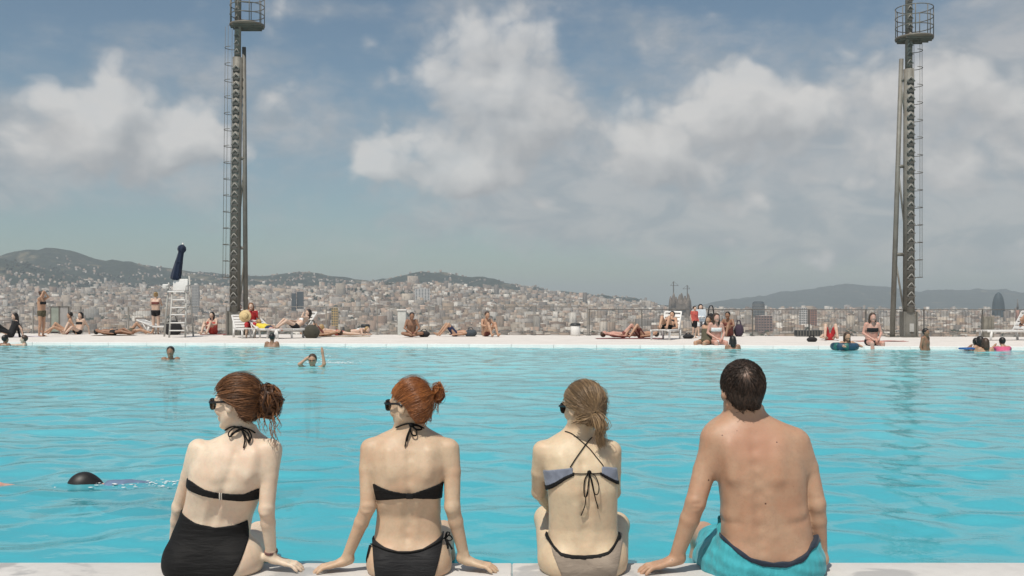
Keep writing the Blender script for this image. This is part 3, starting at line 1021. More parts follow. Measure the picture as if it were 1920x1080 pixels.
# ------------------------------------------------------------------ head, hand
HEAD = dict(r=(0.073, 0.093, 0.086))
def head_field(F_, c, fwd, up=(0, 0, 1), s=1.0, k=0.012, male=False, ears=True, fine=True):
    """face towards fwd; c = middle of the skull between the ears"""
    M = axes(fwd, up)
    c = np.array(c, float)
    w = lambda x, y, z: c + M @ (np.array([x, y, z]) * s)
    F_.add(ell(w(0, -0.008, 0.022), np.array([0.073, 0.094, 0.086]) * s, M), k)
    F_.add(ell(w(0, 0.030, -0.025), np.array([0.062, 0.058, 0.075]) * s, M), k * 2)
    jw = 0.040 if male else 0.034
    for q in (-1, 1):
        F_.add(cone(w(q * 0.050, 0.005, -0.055), w(q * 0.018, 0.066, -0.098), 0.019 * s, 0.015 * s), k * 2)
        F_.add(ell(w(q * 0.040, 0.062, -0.030), np.array([0.022, 0.018, 0.022]) * s, M), k)
    F_.add(ell(w(0, 0.072, -0.098), np.array([0.022, 0.016, 0.016]) * s, M), k)
    if fine:
        for q in (-1, 1):
            F_.cut(ell(w(q * 0.031, 0.098, 0.003), np.array([0.017, 0.012, 0.011]) * s, M), 0.012)
        F_.add(cone(w(0, 0.084, 0.008), w(0, 0.104, -0.030), 0.0085 * s, 0.0115 * s), 0.012)
        for q in (-1, 1):
            F_.add(cone(w(q * 0.009, 0.095, -0.034), w(q * 0.012, 0.089, -0.036), 0.0075 * s, 0.006 * s), 0.006)
            F_.add(cone(w(0, 0.084, 0.020), w(q * 0.040, 0.076, 0.020), 0.009 * s, 0.008 * s), 0.012)
        F_.add(cone(w(-0.019, 0.083, -0.062), w(0.019, 0.083, -0.062), 0.0065 * s, 0.0065 * s), 0.006)
        F_.add(cone(w(-0.014, 0.083, -0.073), w(0.014, 0.083, -0.073), 0.0075 * s, 0.0075 * s), 0.005)
    else:
        F_.add(cone(w(0, 0.084, 0.008), w(0, 0.106, -0.030), 0.010 * s, 0.014 * s), 0.012)
    if ears:
        for q in (-1, 1):
            e = w(q * 0.076, -0.010, -0.008)
            Me = axes(M @ np.array([q * 0.35, 1.0, 0.0]), M[:, 2])
            F_.add(ell(e, np.array([0.008, 0.019, 0.032]) * s, Me), 0.008)
            if fine:
                F_.cut(ell(e + M @ np.array([q * 0.008, 0.003, 0.004]) * s, np.array([0.005, 0.010, 0.018]) * s, Me), 0.006)
    return M, w

def hand_field(F_, wrist, fdir, up, side, s=1.0, curl=0.0, spread=1.0, wr=0.023):
    """fdir along the fingers, up the back of the hand, side = +1 thumb to the right of fdir seen from above"""
    f = np.array(fdir, float); f /= np.linalg.norm(f)
    u = np.array(up, float); u -= f * (u @ f); u /= np.linalg.norm(u)
    r = np.cross(f, u) * side
    wrist = np.array(wrist, float)
    w = lambda a, b, c: wrist + (f * a + r * b + u * c) * s
    for b in (-0.027, -0.009, 0.009, 0.026):
        F_.add(cone(w(0.012, b * 0.62, 0), w(0.083 - abs(b - 0.005) * 0.25, b, 0), 0.014 * s, 0.0115 * s), 0.012)
    F_.add(cone(w(-0.02, 0, 0.002), w(0.02, 0, 0), wr * 0.92, 0.018 * s), 0.02)
    lens = (0.060, 0.078, 0.084, 0.074)
    for i, b in enumerate((-0.029, -0.010, 0.010, 0.029)):
        L = lens[i] * 1.0
        sp = (b * 0.30) * spread
        c1 = -0.35 * curl * L; c2 = -1.0 * curl * L
        k0 = w(0.080 - abs(b - 0.005) * 0.3, b, 0.001)
        k1 = w(0.080 + L * 0.48, b + sp * 0.7, 0.006 + c1)
        k2 = w(0.080 + L * (0.80 - 0.12 * curl), b + sp * 1.2, 0.000 + c2 * 0.7)
        k3 = w(0.080 + L * (1.0 - 0.3 * curl), b + sp * 1.5, -0.004 + c2)
        F_.add(cone(k0, k1, 0.0100 * s, 0.0090 * s), 0.006)
        F_.add(cone(k1, k2, 0.0090 * s, 0.0080 * s), 0.004)
        F_.add(cone(k2, k3, 0.0080 * s, 0.0068 * s), 0.004)
    t0 = w(0.020, 0.020, -0.002); t1 = w(0.050, 0.048, -0.006); t2 = w(0.078, 0.060, -0.008)
    F_.add(cone(t0, t1, 0.0150 * s, 0.0110 * s), 0.012)
    F_.add(cone(t1, t2, 0.0105 * s, 0.0080 * s), 0.005)

# ------------------------------------------------------------------ skin, cloth, hair materials
def skin_mat(name, base, red=0.5, moles=0.0, freck=0.0, rough=0.5, burn=None):
    m, t, b, out = new_mat(name)
    P = t.new('ShaderNodeTexCoord').outputs['Object']
    n1 = t.noise(P, 7.0, 5.0, 0.6)
    n2 = t.noise(P, 38.0, 4.0, 0.6)
    rosy = (base[0] * 1.02, base[1] * (1 - 0.16 * red), base[2] * (1 - 0.22 * red))
    pale = tuple(min(1, c * 1.06) for c in base)
    c = t.mix(t.mapr(n1, 0.35, 0.68), pale, rosy)
    c = t.mix(t.math('MULTIPLY', t.mapr(n2, 0.42, 0.72), 0.40), c, tuple(x * 0.80 for x in base))
    n3 = t.noise(P, 3.2, 5.0, 0.62, 0.6)
    c = t.mix(t.mapr(n3, 0.48, 0.72, 0.0, 0.5), c, (base[0] * 1.0, base[1] * 0.80, base[2] * 0.72))
    n4 = t.noise(P, 95.0, 4.0, 0.7)
    c = t.mix(t.mapr(n4, 0.5, 0.8, 0.0, 0.30), c, (base[0] * 0.78, base[1] * 0.66, base[2] * 0.58))
    if burn is not None:                     # sun-reddened patch: centre, radius, colour
        d = t.vmath('LENGTH', t.vmath('MULTIPLY', t.vmath('SUBTRACT', P, burn[0]), burn[1]))
        k = t.mapr(t.math('ADD', d, t.math('MULTIPLY', t.math('SUBTRACT', n1, 0.5), 0.9)), 1.15, 0.25)
        c = t.mix(t.math('MULTIPLY', k, burn[3]), c, burn[2])
    if freck:
        v = t.vor(P, 150.0)
        sel = t.noise(P, 9.0, 2.0)
        k = t.math('MULTIPLY', t.mapr(v, 0.30, 0.12), t.mapr(sel, 0.45, 0.7, 0.0, freck))
        c = t.mix(k, c, (base[0] * 0.62, base[1] * 0.48, base[2] * 0.40))
    if moles:
        nd = t.n.new('ShaderNodeTexVoronoi'); nd.inputs['Scale'].default_value = 17.0
        t.l.new(P, nd.inputs['Vector'])
        sel = t.math('GREATER_THAN', t.sep(nd.outputs['Color'])[0], 1.0 - moles)
        k = t.math('MULTIPLY', t.mapr(nd.outputs['Distance'], 0.085, 0.05), sel)
        c = t.mix(k, c, (0.10, 0.045, 0.03))
    t.put(b.inputs['Base Color'], c)
    b.inputs['Roughness'].default_value = rough
    b.inputs['Specular IOR Level'].default_value = 0.38
    b.inputs['Subsurface Weight'].default_value = 0.10
    b.inputs['Subsurface Radius'].default_value = (1.0, 0.35, 0.18)
    b.inputs['Subsurface Scale'].default_value = 0.012
    bp = t.new('ShaderNodeBump'); bp.inputs['Strength'].default_value = 0.30; bp.inputs['Distance'].default_value = 0.004
    h = t.math('ADD', t.noise(P, 26.0, 3.0, 0.55), t.math('MULTIPLY', t.noise(P, 190.0, 3.0, 0.6), 0.35))
    t.l.new(h, bp.inputs['Height']); t.l.new(bp.outputs[0], b.inputs['Normal'])
    return m

def cloth_mat(name, col, rough=0.7, rib=(1.0, 1.0, 6.0), fold=0.5, sheen=0.15):
    m, t, b, out = new_mat(name)
    P = t.new('ShaderNodeTexCoord').outputs['Object']
    n1 = t.noise(t.vmath('MULTIPLY', P, rib), 9.0, 4.0, 0.5, 0.4)
    n2 = t.noise(P, 320.0, 2.0, 0.5)
    c = t.mix(t.mapr(n1, 0.3, 0.7), tuple(x * 0.82 for x in col), tuple(min(1, x * 1.12) for x in col))
    t.put(b.inputs['Base Color'], c)
    b.inputs['Roughness'].default_value = rough
    b.inputs['Specular IOR Level'].default_value = 0.3
    b.inputs['Sheen Weight'].default_value = sheen
    bp = t.new('ShaderNodeBump'); bp.inputs['Strength'].default_value = fold; bp.inputs['Distance'].default_value = 0.012
    t.l.new(t.math('ADD', n1, t.math('MULTIPLY', n2, 0.06)), bp.inputs['Height']); t.l.new(bp.outputs[0], b.inputs['Normal'])
    return m

def hair_mat(name, dark, light, rough=0.42):
    m, t, b, out = new_mat(name)
    a = t.new('ShaderNodeAttribute', attribute_name='strand')
    f = t.sep(a.outputs['Color'])[0]
    P = t.new('ShaderNodeTexCoord').outputs['Object']
    n = t.noise(P, 60.0, 3.0, 0.6)
    t.put(b.inputs['Base Color'], t.mix(t.math('ADD', f, t.math('MULTIPLY', t.math('SUBTRACT', n, 0.5), 0.3), clamp=True), dark, light))
    b.inputs['Roughness'].default_value = rough
    b.inputs['Specular IOR Level'].default_value = 0.45
    return m

class Strands:
    """thin tapering hair tubes in one mesh, each with its own shade"""
    def __init__(self): self.v = []; self.q = []; self.c = []; self.n = 0
    def add(self, pts, r, shade, n=4, taper=0.35, root=0.7):
        P = np.array(pts, float); m = len(P)
        T = np.gradient(P, axis=0); T /= np.maximum(np.linalg.norm(T, axis=1), 1e-9)[:, None]
        ref = np.array([0.3, 0.5, 0.81])
        U = np.cross(T, ref); U /= np.maximum(np.linalg.norm(U, axis=1), 1e-6)[:, None]
        W_ = np.cross(T, U)
        s = np.linspace(0, 1, m)
        rad = r * np.minimum(root + (1 - root) * s * 4, 1) * (1 - (1 - taper) * np.clip((s - 0.4) / 0.6, 0, 1))
        a = np.arange(n) * 2 * np.pi / n
        ring = P[:, None] + rad[:, None, None] * (np.cos(a)[None, :, None] * U[:, None] + np.sin(a)[None, :, None] * W_[:, None])
        self.v.append(ring.reshape(-1, 3))
        i = np.arange(m - 1)[:, None] * n; k = np.arange(n)[None]; k2 = (k + 1) % n
        self.q.append((np.stack([i + k, i + k2, i + n + k2, i + n + k], -1) + self.n).reshape(-1, 4))
        self.c.append(np.full(m * n, shade)); self.n += m * n
    def build(self, name, mat, parent):
        me = np_mesh(name, np.concatenate(self.v), np.concatenate(self.q), mat, True)
        a = me.attributes.new('strand', 'FLOAT_COLOR', 'POINT')
        c = np.concatenate(self.c)
        a.data.foreach_set('color', np.stack([c, c, c, np.ones_like(c)], 1).astype(np.float32).ravel())
        return tag(mesh_obj(name, me, parent), kind='stuff')        # single hairs: too fine to pick apart

def spline(pts, n=24):
    """Catmull-Rom through the points"""
    P = np.array(pts, float)
    if len(P) < 3:
        s = np.linspace(0, 1, n)[:, None]; return P[0] * (1 - s) + P[-1] * s
    P = np.concatenate([[2 * P[0] - P[1]], P, [2 * P[-1] - P[-2]]])
    seg = len(P) - 3
    s = np.linspace(0, seg - 1e-6, n); i = s.astype(int); t = (s - i)[:, None]
    a, b, c, d = P[i], P[i + 1], P[i + 2], P[i + 3]
    return 0.5 * (2 * b + (c - a) * t + (2 * a - 5 * b + 4 * c - d) * t ** 2 + (3 * b - a - 3 * c + d) * t ** 3)
# ================================================================== the four people on the near edge
YP = 4.42
def V(x, y, Y=YP): return np.array(at(x, y, Y))
EDGE = POOL_Y0

def torso_stations(rows, Y=YP):
    """rows: photo row, left, right, half depth, depth offset"""
    st = []
    for py, l, r, b, dy in rows:
        z = at(0, py, Y)[2]
        xl, xr = at(l, py, Y)[0], at(r, py, Y)[0]
        st.append((z, (xl + xr) / 2, Y + dy, (xr - xl) / 2, b))
    return st

def rest_on_deck(F_, z0=0.002):
    x, y, z = F_.ax
    s = (slice(None), y < EDGE + 0.03, z < 0.2)
    d = np.broadcast_to((z0 - z[z < 0.2])[None, None, :], F_.f[:, y < EDGE + 0.03][:, :, z < 0.2].shape)
    iy = np.where(y < EDGE + 0.03)[0]; iz = np.where(z < 0.2)[0]
    blk = F_.f[:, iy[0]:iy[-1] + 1, iz[0]:iz[-1] + 1]
    k = 0.015
    h = np.maximum(k - np.abs(blk - d), 0) / k
    F_.f[:, iy[0]:iy[-1] + 1, iz[0]:iz[-1] + 1] = np.maximum(blk, d) + h * h * k * 0.25

def hit(F_, px, py, off=0.0):
    """where the body lies at a photo position: march from the lens into the field"""
    o = np.array([0, 0, HC]); d = np.array(at(px, py, 1.0)) - o; d /= np.linalg.norm(d)
    s = 3.9
    best = (9, None)
    for _ in range(260):
        P = o + d * s
        v = float(F_.sample(P[None])[0]) - off
        if v < best[0]: best = (v, P)
        if v < 0.0006: return P
        s += max(0.002, min(v * 0.7, 0.02))
        if s > 5.2: break
    return F_.snap(best[1][None], off)[0]

def garment(TF, name, mat, parent, off, upper=None, lower=None, left=None, right=None, Y=4.31, extra=None, front=None, rise=0.0):
    """cloth that hugs the body field between outlines given in photo rows/columns"""
    G_ = TF.copy()
    G_.f = G_.f - np.float32(off)
    x, y, z = G_.ax
    def curve_z(c):
        X = np.array([at(a, b, Y)[0] for a, b in c]); Z = np.array([at(a, b, Y)[2] for a, b in c])
        o = np.argsort(X); return np.interp(x, X[o], Z[o])
    def curve_x(c):
        X = np.array([at(a, b, Y)[0] for a, b in c]); Z = np.array([at(a, b, Y)[2] for a, b in c])
        o = np.argsort(Z); return np.interp(z, Z[o], X[o])
    r = np.full((len(x), len(z)), -1.0, np.float32)
    if upper is not None: r = np.maximum(r, z[None, :] - curve_z(upper)[:, None])
    if lower is not None: r = np.maximum(r, curve_z(lower)[:, None] - z[None, :])
    lift = (np.maximum(y - 4.44, 0) * rise)[None, :, None]
    G_.f = np.maximum(G_.f, (r[:, None, :] - lift).astype(np.float32))
    xs = (x[:, None] * (Y / y)[None, :])[:, :, None]              # side edges run round the hip along the line of sight
    if left is not None: G_.f = np.maximum(G_.f, (curve_x(left)[None, None, :] - xs).astype(np.float32))
    if right is not None: G_.f = np.maximum(G_.f, (xs - curve_x(right)[None, None, :]).astype(np.float32))
    if front is not None:
        G_.f = np.maximum(G_.f, (y - front)[None, :, None].astype(np.float32))
    if extra: extra(G_)
    return G_.build(name, mat, parent, relax=1), G_

def strap(F_, pts, r, name, mat, parent, off=0.001, n=28, flat=0.55, raw=False):
    P = np.array([hit(F_, *p, off) if len(p) == 2 else np.array(p) for p in pts])
    S_ = spline(P, n)
    if not raw: S_ = F_.snap(S_, off + r * 0.4, 3)
    return MB().tube([tuple(q) for q in S_], r, 6, flat=flat).build(name, mat, parent)

def bow(F_, c, loops, ends, r, name, mat, parent, lift=0.012):
    """a tied bow: loops and loose ends as photo polylines, standing slightly off the skin"""
    m = MB()
    for pts in loops + ends:
        P = np.array([hit(F_, *p, 0.002) for p in pts])
        S_ = F_.snap(spline(P, 26), r * 0.6, 2)
        k = np.linspace(0, 1, len(S_))
        G = F_.grad(S_)
        S_ = S_ + G * (lift * np.sin(np.pi * np.clip(k * 0.9, 0, 1)) ** 1.5)[:, None]
        m.tube([tuple(q) for q in S_], r, 6, flat=0.6)
    p = hit(F_, *c, 0.004)
    m.lathe([(0.001, -0.010), (0.008, -0.007), (0.010, 0), (0.008, 0.007), (0.001, 0.010)], tuple(p), 8)
    return m.build(name, mat, parent)

# ------------------------------------------------------------------ hair
YF = ([-0.12, -0.085, -0.045, -0.015, 0.012, 0.030, 0.055, 0.085, 0.13], [-0.055, -0.052, -0.046, -0.036, -0.012, 0.022, 0.045, 0.058, 0.10])
YFM = ([-0.12, -0.085, -0.045, -0.015, 0.02, 0.05, 0.085, 0.13], [-0.050, -0.045, -0.032, 0.004, 0.036, 0.050, 0.062, 0.10])
def hair_cap(M, w, c, s, mat, parent, thick=0.012, vox=0.0042, name='hair', bumps=0.0, nape=-0.085, yf=YF, hole=None, thin=None):
    H = Field(c - 0.16 * s, c + 0.16 * s, vox)
    H.add(ell(w(0, -0.010, 0.022), (np.array([0.074, 0.096, 0.087]) + thick) * s, M), 0.01)
    H.add(ell(w(0, -0.045, -0.030), (np.array([0.056, 0.048, 0.060]) + thick * 0.7) * s, M), 0.03)
    x, y, z = np.meshgrid(*H.ax, indexing='ij')
    q = np.stack([x - c[0], y - c[1], z - c[2]], -1) @ M / s
    lx, ly, lz = q[..., 0], q[..., 1], q[..., 2]
    wob = 0.004 * np.sin(lx * 160 + 2) + 0.003 * np.sin(lx * 310 + lz * 120)
    r = np.maximum(ly - np.interp(lz, *yf) + wob * 0.5, nape - lz + wob)
    H.f = np.maximum(H.f, (r * s).astype(np.float32))
    if bumps:
        H.f += (bumps * (np.sin(lx * 95 + 3 * np.sin(ly * 40)) * np.sin(ly * 70 + lz * 60) + 0.6 * np.sin(lz * 130 + ly * 90))).astype(np.float32)
    if hole is not None: H.cut(hole, 0.012)
    o = H.build(name, mat, parent, relax=1)
    me = o.data
    co = np.empty(len(me.vertices) * 3, np.float32); me.vertices.foreach_get('co', co)
    a = me.attributes.new('strand', 'FLOAT_COLOR', 'POINT')
    k = 0.20 + 0.12 * np.sin(co.reshape(-1, 3) @ np.array([140, 90, 60.0]))
    if thin is not None:          # scalp showing through at the crown
        k = k * 0.5 + 1.0 * np.exp(-(np.linalg.norm(co.reshape(-1, 3) - thin[0], axis=1) / thin[1]) ** 2)
    a.data.foreach_set('color', np.stack([k, k, k, np.ones_like(k)], 1).astype(np.float32).ravel())
    return o, H

def on_skull(w, d, thick, off=0.0):
    """point of the hair surface in local direction d"""
    d = np.array(d, float); d /= np.linalg.norm(d)
    r = np.array([0.074, 0.096, 0.087]) + thick + off
    k = 1.0 / np.linalg.norm(d / r)
    return w(*(d * k + np.array([0, -0.010, 0.022])))

def push_out(H, P, off):
    P = np.array(P, float)
    for _ in range(2):
        v = H.sample(P)
        k = v < off
        if not k.any(): break
        G = H.grad(P[k])
        P[k] = P[k] + ((off - v[k]) / np.maximum((G * G).sum(1), 0.2))[:, None] * G
    return P

def combed(w, target, n, thick, r, seed, mat, parent, s=1.0, jit=0.06, yf=YF, name='hair_strands', wave=0.0, shade=(0.1, 0.95), off=(0.000, 0.004), H=None):
    """strands drawn from the hairline over the skull to where they are tied"""
    rr = np.random.default_rng(seed)
    St = Strands()
    tg = np.array(target, float); tg /= np.linalg.norm(tg)
    k = 0
    while k < n:
        d = rr.normal(size=3); d /= np.linalg.norm(d)
        p = d * np.array([0.08, 0.1, 0.095]) + np.array([0, -0.01, 0.022])
        if p[1] > np.interp(p[2], *yf) - 0.002 or p[2] < -0.075: continue
        if rr.random() < 0.45:                      # most strands begin at the hairline
            p[1] = np.interp(p[2], *yf) - 0.003
            d = (p - np.array([0, -0.01, 0.022])); d /= np.linalg.norm(d)
        ang = math.acos(np.clip(d @ tg, -1, 1))
        if ang < 0.12: continue
        ts = np.linspace(0, 1, 11)
        side = np.cross(d, tg); side /= max(np.linalg.norm(side), 1e-6)
        bend = rr.normal(0, jit)
        o = rr.uniform(*off)
        P = []
        for tq in ts:
            q = (math.sin((1 - tq) * ang) * d + math.sin(tq * ang) * tg) / math.sin(ang)
            q = q + side * bend * math.sin(math.pi * tq) + side * wave * math.sin(tq * 14 + k)
            P.append(on_skull(w, q, thick, o * math.sin(math.pi * min(1, tq + 0.15)) + 0.0004))
        if H is not None: P = push_out(H, P, 0.0008 + o * 0.5)
        tone = rr.beta(1.1, 1.9) * (shade[1] - shade[0]) + shade[0]
        St.add(P, r * rr.uniform(0.6, 1.3) * s, tone, 4)
        if k % 6 == 0:                                # hairs that have come loose
            Q = np.array(P[2:9]); ctr = w(0, -0.010, 0.022)
            lift = rr.uniform(0.002, 0.013)
            Q = Q + (Q - ctr) / np.linalg.norm(Q - ctr, axis=1)[:, None] * (lift * np.sin(np.linspace(0.3, 2.2, len(Q))) ** 2)[:, None] + rr.normal(0, 0.004, 3)
            St.add(spline(Q, 12), r * 0.45, tone, 3)
        k += 1
    return St.build(name, mat, parent)

def hair_core(c, rad, mat, parent, name):
    H = Field(np.array(c) - max(rad) * 1.3, np.array(c) + max(rad) * 1.3, 0.006)
    H.add(ell(c, rad), 0.01)
    x, y, z = H.coords(tuple(slice(None) for _ in range(3)))
    H.f += (0.004 * np.sin(x * 170 + y * 90) * np.sin(z * 190 + y * 60)).astype(np.float32)
    o = H.build(name, mat, parent, relax=1)
    n = len(o.data.vertices)
    a = o.data.attributes.new('strand', 'FLOAT_COLOR', 'POINT')
    a.data.foreach_set('color', np.tile(np.array([0.05, 0.05, 0.05, 1], np.float32), n))
    return o

def curly(c, R_, n, r, seed, mat, parent, name, flat=(1, 1, 1), loops=(0.6, 1.5), loose=0.0, drop=(), wild=0.25):
    """a tied knot of curls round c; drop = list of (start, end) dangling curls"""
    rr = np.random.default_rng(seed)
    St = Strands()
    c = np.array(c, float); flat = np.array(flat, float)
    for k in range(n):
        ax_ = rr.normal(size=3); ax_ /= np.linalg.norm(ax_)
        u = np.cross(ax_, rr.normal(size=3)); u /= np.linalg.norm(u); v = np.cross(ax_, u)
        a = rr.uniform(0, 6.28) + np.linspace(0, rr.uniform(*loops) * 2 * np.pi, 18)
        rad = R_ * rr.uniform(0.45, 1.0)
        off = ax_ * rr.normal(0, 0.45) * R_ * 0.6
        P = c + ((np.cos(a)[:, None] * u + np.sin(a)[:, None] * v) * rad + off + np.outer(np.sin(a * 3 + k), ax_) * R_ * wild * 0.4) * flat
        tone = rr.beta(1.0, 1.9)
        for j in range(5):
            St.add(P + rr.normal(0, 0.0026, 3) + np.outer(np.linspace(-1, 1, len(P)), rr.normal(0, 0.003, 3)), r * rr.uniform(0.6, 1.1), np.clip(tone + rr.normal(0, 0.12), 0, 1), 4, taper=0.5)
    for k in range(int(loose)):
        d = rr.normal(size=3); d[2] = abs(d[2]) * 0.5; d /= np.linalg.norm(d)
        s0 = c + d * R_ * 0.8 * flat
        P = [s0, s0 + d * 0.018 + rr.normal(0, 0.008, 3), s0 + d * 0.030 + rr.normal(0, 0.014, 3)]
        St.add(spline(P, 8), r * 0.5, rr.uniform(0.3, 0.9), 3, taper=0.2)
    for (a, b, amp, tw) in drop:
        a = np.array(a); b = np.array(b)
        for j in range(5):
            m = 26
            s_ = np.linspace(0, 1, m)
            ph = rr.uniform(0, 6.28)
            P = a + (b - a) * s_[:, None] + np.stack([np.cos(s_ * tw + ph), np.sin(s_ * tw + ph), 0.2 * np.sin(s_ * tw)], 1) * (amp * (0.3 + s_))[:, None]
            St.add(P + rr.normal(0, 0.0035, 3) + np.outer(s_, rr.normal(0, 0.006, 3)), r * 0.75, rr.uniform(0.2, 0.8), 4, taper=0.3)
    return St.build(name, mat, parent)

sun_frame = simple('sunglass_frame', (0.012, 0.010, 0.010), 0.25, 0.05)
sun_lens = simple('sunglass_lens', (0.02, 0.014, 0.012), 0.06, 0.05, spec=0.8)
def sunglasses(M, w, s, parent, lift=0.0):
    fr = MB()
    Mm = Matrix([list(map(float, row)) for row in M])
    for q in (-1, 1):
        wrap = Mm @ Matrix.Rotation(-q * 0.22, 3, 'Z')
        # rim
        pts = []
        for k in range(17):
            a = 2 * math.pi * k / 16
            ex = 0.028 * (abs(math.cos(a)) ** 0.7) * (1 if math.cos(a) > 0 else -1)
            ez = 0.024 * (abs(math.sin(a)) ** 0.7) * (1 if math.sin(a) > 0 else -1)
            p = Vector((ex, 0, ez))
            p = wrap @ (p * s) + Vector(w(q * 0.032, 0.1005, 0.002 + lift))
            pts.append(p)
        fr.tube(pts, 0.0032 * s, 6, cap=False)
        arm = [w(q * 0.058, 0.097, 0.012 + lift), w(q * 0.072, 0.086, 0.012 + lift), w(q * 0.080, 0.045, 0.010 + lift), w(q * 0.0825, 0.0, 0.008 + lift), w(q * 0.081, -0.020, -0.004 + lift)]
        fr.tube([tuple(p) for p in spline(arm, 12)], 0.0034 * s, 6, flat=1.6)
    fr.tube([tuple(w(-0.008, 0.1025, 0.008 + lift)), tuple(w(0, 0.106, 0.010 + lift)), tuple(w(0.008, 0.1025, 0.008 + lift))], 0.003 * s, 6)
    g = fr.build('sunglasses', sun_frame, parent)
    for q in (-1, 1):
        wrap = Mm @ Matrix.Rotation(-q * 0.22, 3, 'Z')
        MB().rbox(tuple(w(q * 0.032, 0.1005, 0.002 + lift)), (0.052 * s, 0.0035 * s, 0.044 * s), 0.0016, M=wrap).build('lens', sun_lens, g)
    return g

def person(label, loc):
    o = empty('person', loc, 0, label, 'person', 'people sitting on the near pool edge')
    WORLD_ROOTS.add(o)
    return o

def spine_relief(F_, line, amt=0.0035, w=0.016):
    P = [hit(F_, *p) for p in line]
    S_ = spline(P, 9)
    for a, b in zip(S_[:-1], S_[1:]):
        F_.dent(a, b, w, amt / 1.25)
def ridge_on(F_, a, b, w, amt):
    F_.dent(hit(F_, *a), hit(F_, *b), w, amt)

def finish_body(F_, skin, root):
    F_.build('body', skin, root, relax=2)

def leg(F_, hip, knee, ankle, r, s=1.0, foot=(0, 1, -0.55)):
    hip, knee, ankle = (np.array(p, float) for p in (hip, knee, ankle))
    F_.add(cone(hip, knee, r[0], r[1]), 0.04)
    mid = knee + (ankle - knee) * 0.3 + np.array([0, -0.012, 0])
    F_.add(cone(knee, mid, r[1] * 0.92, r[2]), 0.03)
    F_.add(cone(mid, ankle, r[2], r[3]), 0.03)
    f = np.array(foot, float); f /= np.linalg.norm(f)
    F_.add(cone(ankle - f * 0.03 - np.array([0, 0, 0.02]), ankle + f * 0.15 - np.array([0, 0, 0.03]), 0.032 * s, 0.020 * s), 0.025)
    for k in range(5):
        a = ankle + f * (0.140 - 0.006 * k) + np.array([(k - 2) * 0.014, 0, -0.034])
        F_.add(cone(a, a + f * (0.036 - 0.004 * k), 0.010 * s, 0.008 * s), 0.006)

def arm(F_, sh, el, wr, r, mid=None, k=0.03):
    sh, el, wr = (np.array(p, float) for p in (sh, el, wr))
    if mid is None: mid = sh * 0.55 + el * 0.45
    F_.add(cone(sh, mid, r[0], r[1]), k)
    F_.add(cone(mid, el, r[1], r[2]), 0.008)
    fm = el * 0.70 + wr * 0.30
    F_.add(cone(el + np.array([0, -0.012, 0.004]), el + np.array([0, -0.018, -0.012]), r[2] * 0.62, r[2] * 0.55), 0.014)
    ud = (wr - el) / np.linalg.norm(wr - el)
    F_.add(cone(wr - ud * 0.012 + np.array([0.012, -0.010, 0]), wr - ud * 0.004 + np.array([0.014, -0.012, 0]), r[4] * 0.5, r[4] * 0.45), 0.012)
    F_.add(cone(el, fm, r[2], r[3]), 0.010)
    F_.add(cone(fm, wr, r[3], r[4]), 0.010)

VOX = 0.0052
black_cloth = cloth_mat('black_swim_cloth', (0.005, 0.005, 0.0055), 0.75, sheen=0.0, fold=0.7)
char_cloth = cloth_mat('charcoal_swim_cloth', (0.013, 0.013, 0.0145), 0.7, sheen=0.02, fold=0.8)
cord_black = simple('black_cord', (0.006, 0.006, 0.006), 0.8, 0.2, 60, spec=0.2)

# ---------------------------------------------------------------- first woman: auburn curls, high black bottoms
root = person('woman with a messy auburn curled bun and high waisted black swim bottoms, looking left', tuple(V(400, 1068)))
loc = np.array(root.location)
skin = skin_mat('skin_fair', (0.66, 0.555, 0.43), 0.6, freck=0.15)
rows = [(800, 432, 474, .046, .045), (812, 424, 482, .056, .032), (822, 402, 497, .070, .024), (832, 378, 515, .084, .018), (850, 362, 520, .098, .006), (880, 358, 511, .106, -.012),
        (912, 355, 495, .106, -.014), (940, 348, 484, .100, .008), (970, 337, 470, .094, .026), (1000, 324, 465, .098, .026), (1030, 316, 470, .110, .008), (1060, 316, 473, .116, .0), (1086, 326, 464, .105, .0)]
B = Field((-1.62, 4.14, -0.56), (-0.86, 5.16, 0.99), VOX)
B.add(loft(torso_stations(rows)), 0.01)
hipL, hipR = V(350, 1050), V(446, 1048)
for h in (hipL, hipR): B.add(ell(h + [0, -0.02, -0.01], (0.086, 0.105, 0.086)), 0.04)
B.add(ell(V(462, 1047, 4.44), (0.062, 0.10, 0.070)), 0.04)
leg(B, hipL + [0, 0.02, -0.005], (-1.45, 4.90, 0.065), (-1.43, 4.93, -0.33), (0.088, 0.058, 0.056, 0.036))
leg(B, hipR + [0.01, 0.02, -0.005], (-1.25, 4.92, 0.055), (-1.25, 4.97, -0.34), (0.088, 0.058, 0.056, 0.036))
rest_on_deck(B)
# back relief
spine_relief(B, [(446, 835), (436, 870), (424, 905), (408, 945), (394, 985)], 0.0055, 0.018)
for q in (-1, 1):
    ridge_on(B, (440 + q * 38, 850), (434 + q * 30, 895), 0.026, -0.0105)
    ridge_on(B, (412 + q * 14 - 6, 935), (396 + q * 15 - 4, 985), 0.016, -0.003)
TB = B.copy()
arm(B, V(372, 842), V(337, 950, 4.50), V(326, 1035, 4.60), (0.046, 0.038, 0.034, 0.032, 0.024))
hand_field(B, V(326, 1038, 4.60), (-0.1, 0.9, -0.5), (0, 0.3, 1), 1, 0.92, curl=0.7)
arm(B, V(508, 843, 4.41), V(500, 955, 4.36), V(509, 1040, 4.42), (0.047, 0.039, 0.034, 0.031, 0.023))
hand_field(B, V(509, 1047, 4.42), (1, 0.04, -0.30), (0.3, 0, 1), -1, 0.92, curl=0.12, spread=1.3)
B.dent(V(492, 958, 4.33), V(507, 960, 4.33), 0.012, 0.003)
hc = V(443, 754, 4.42)
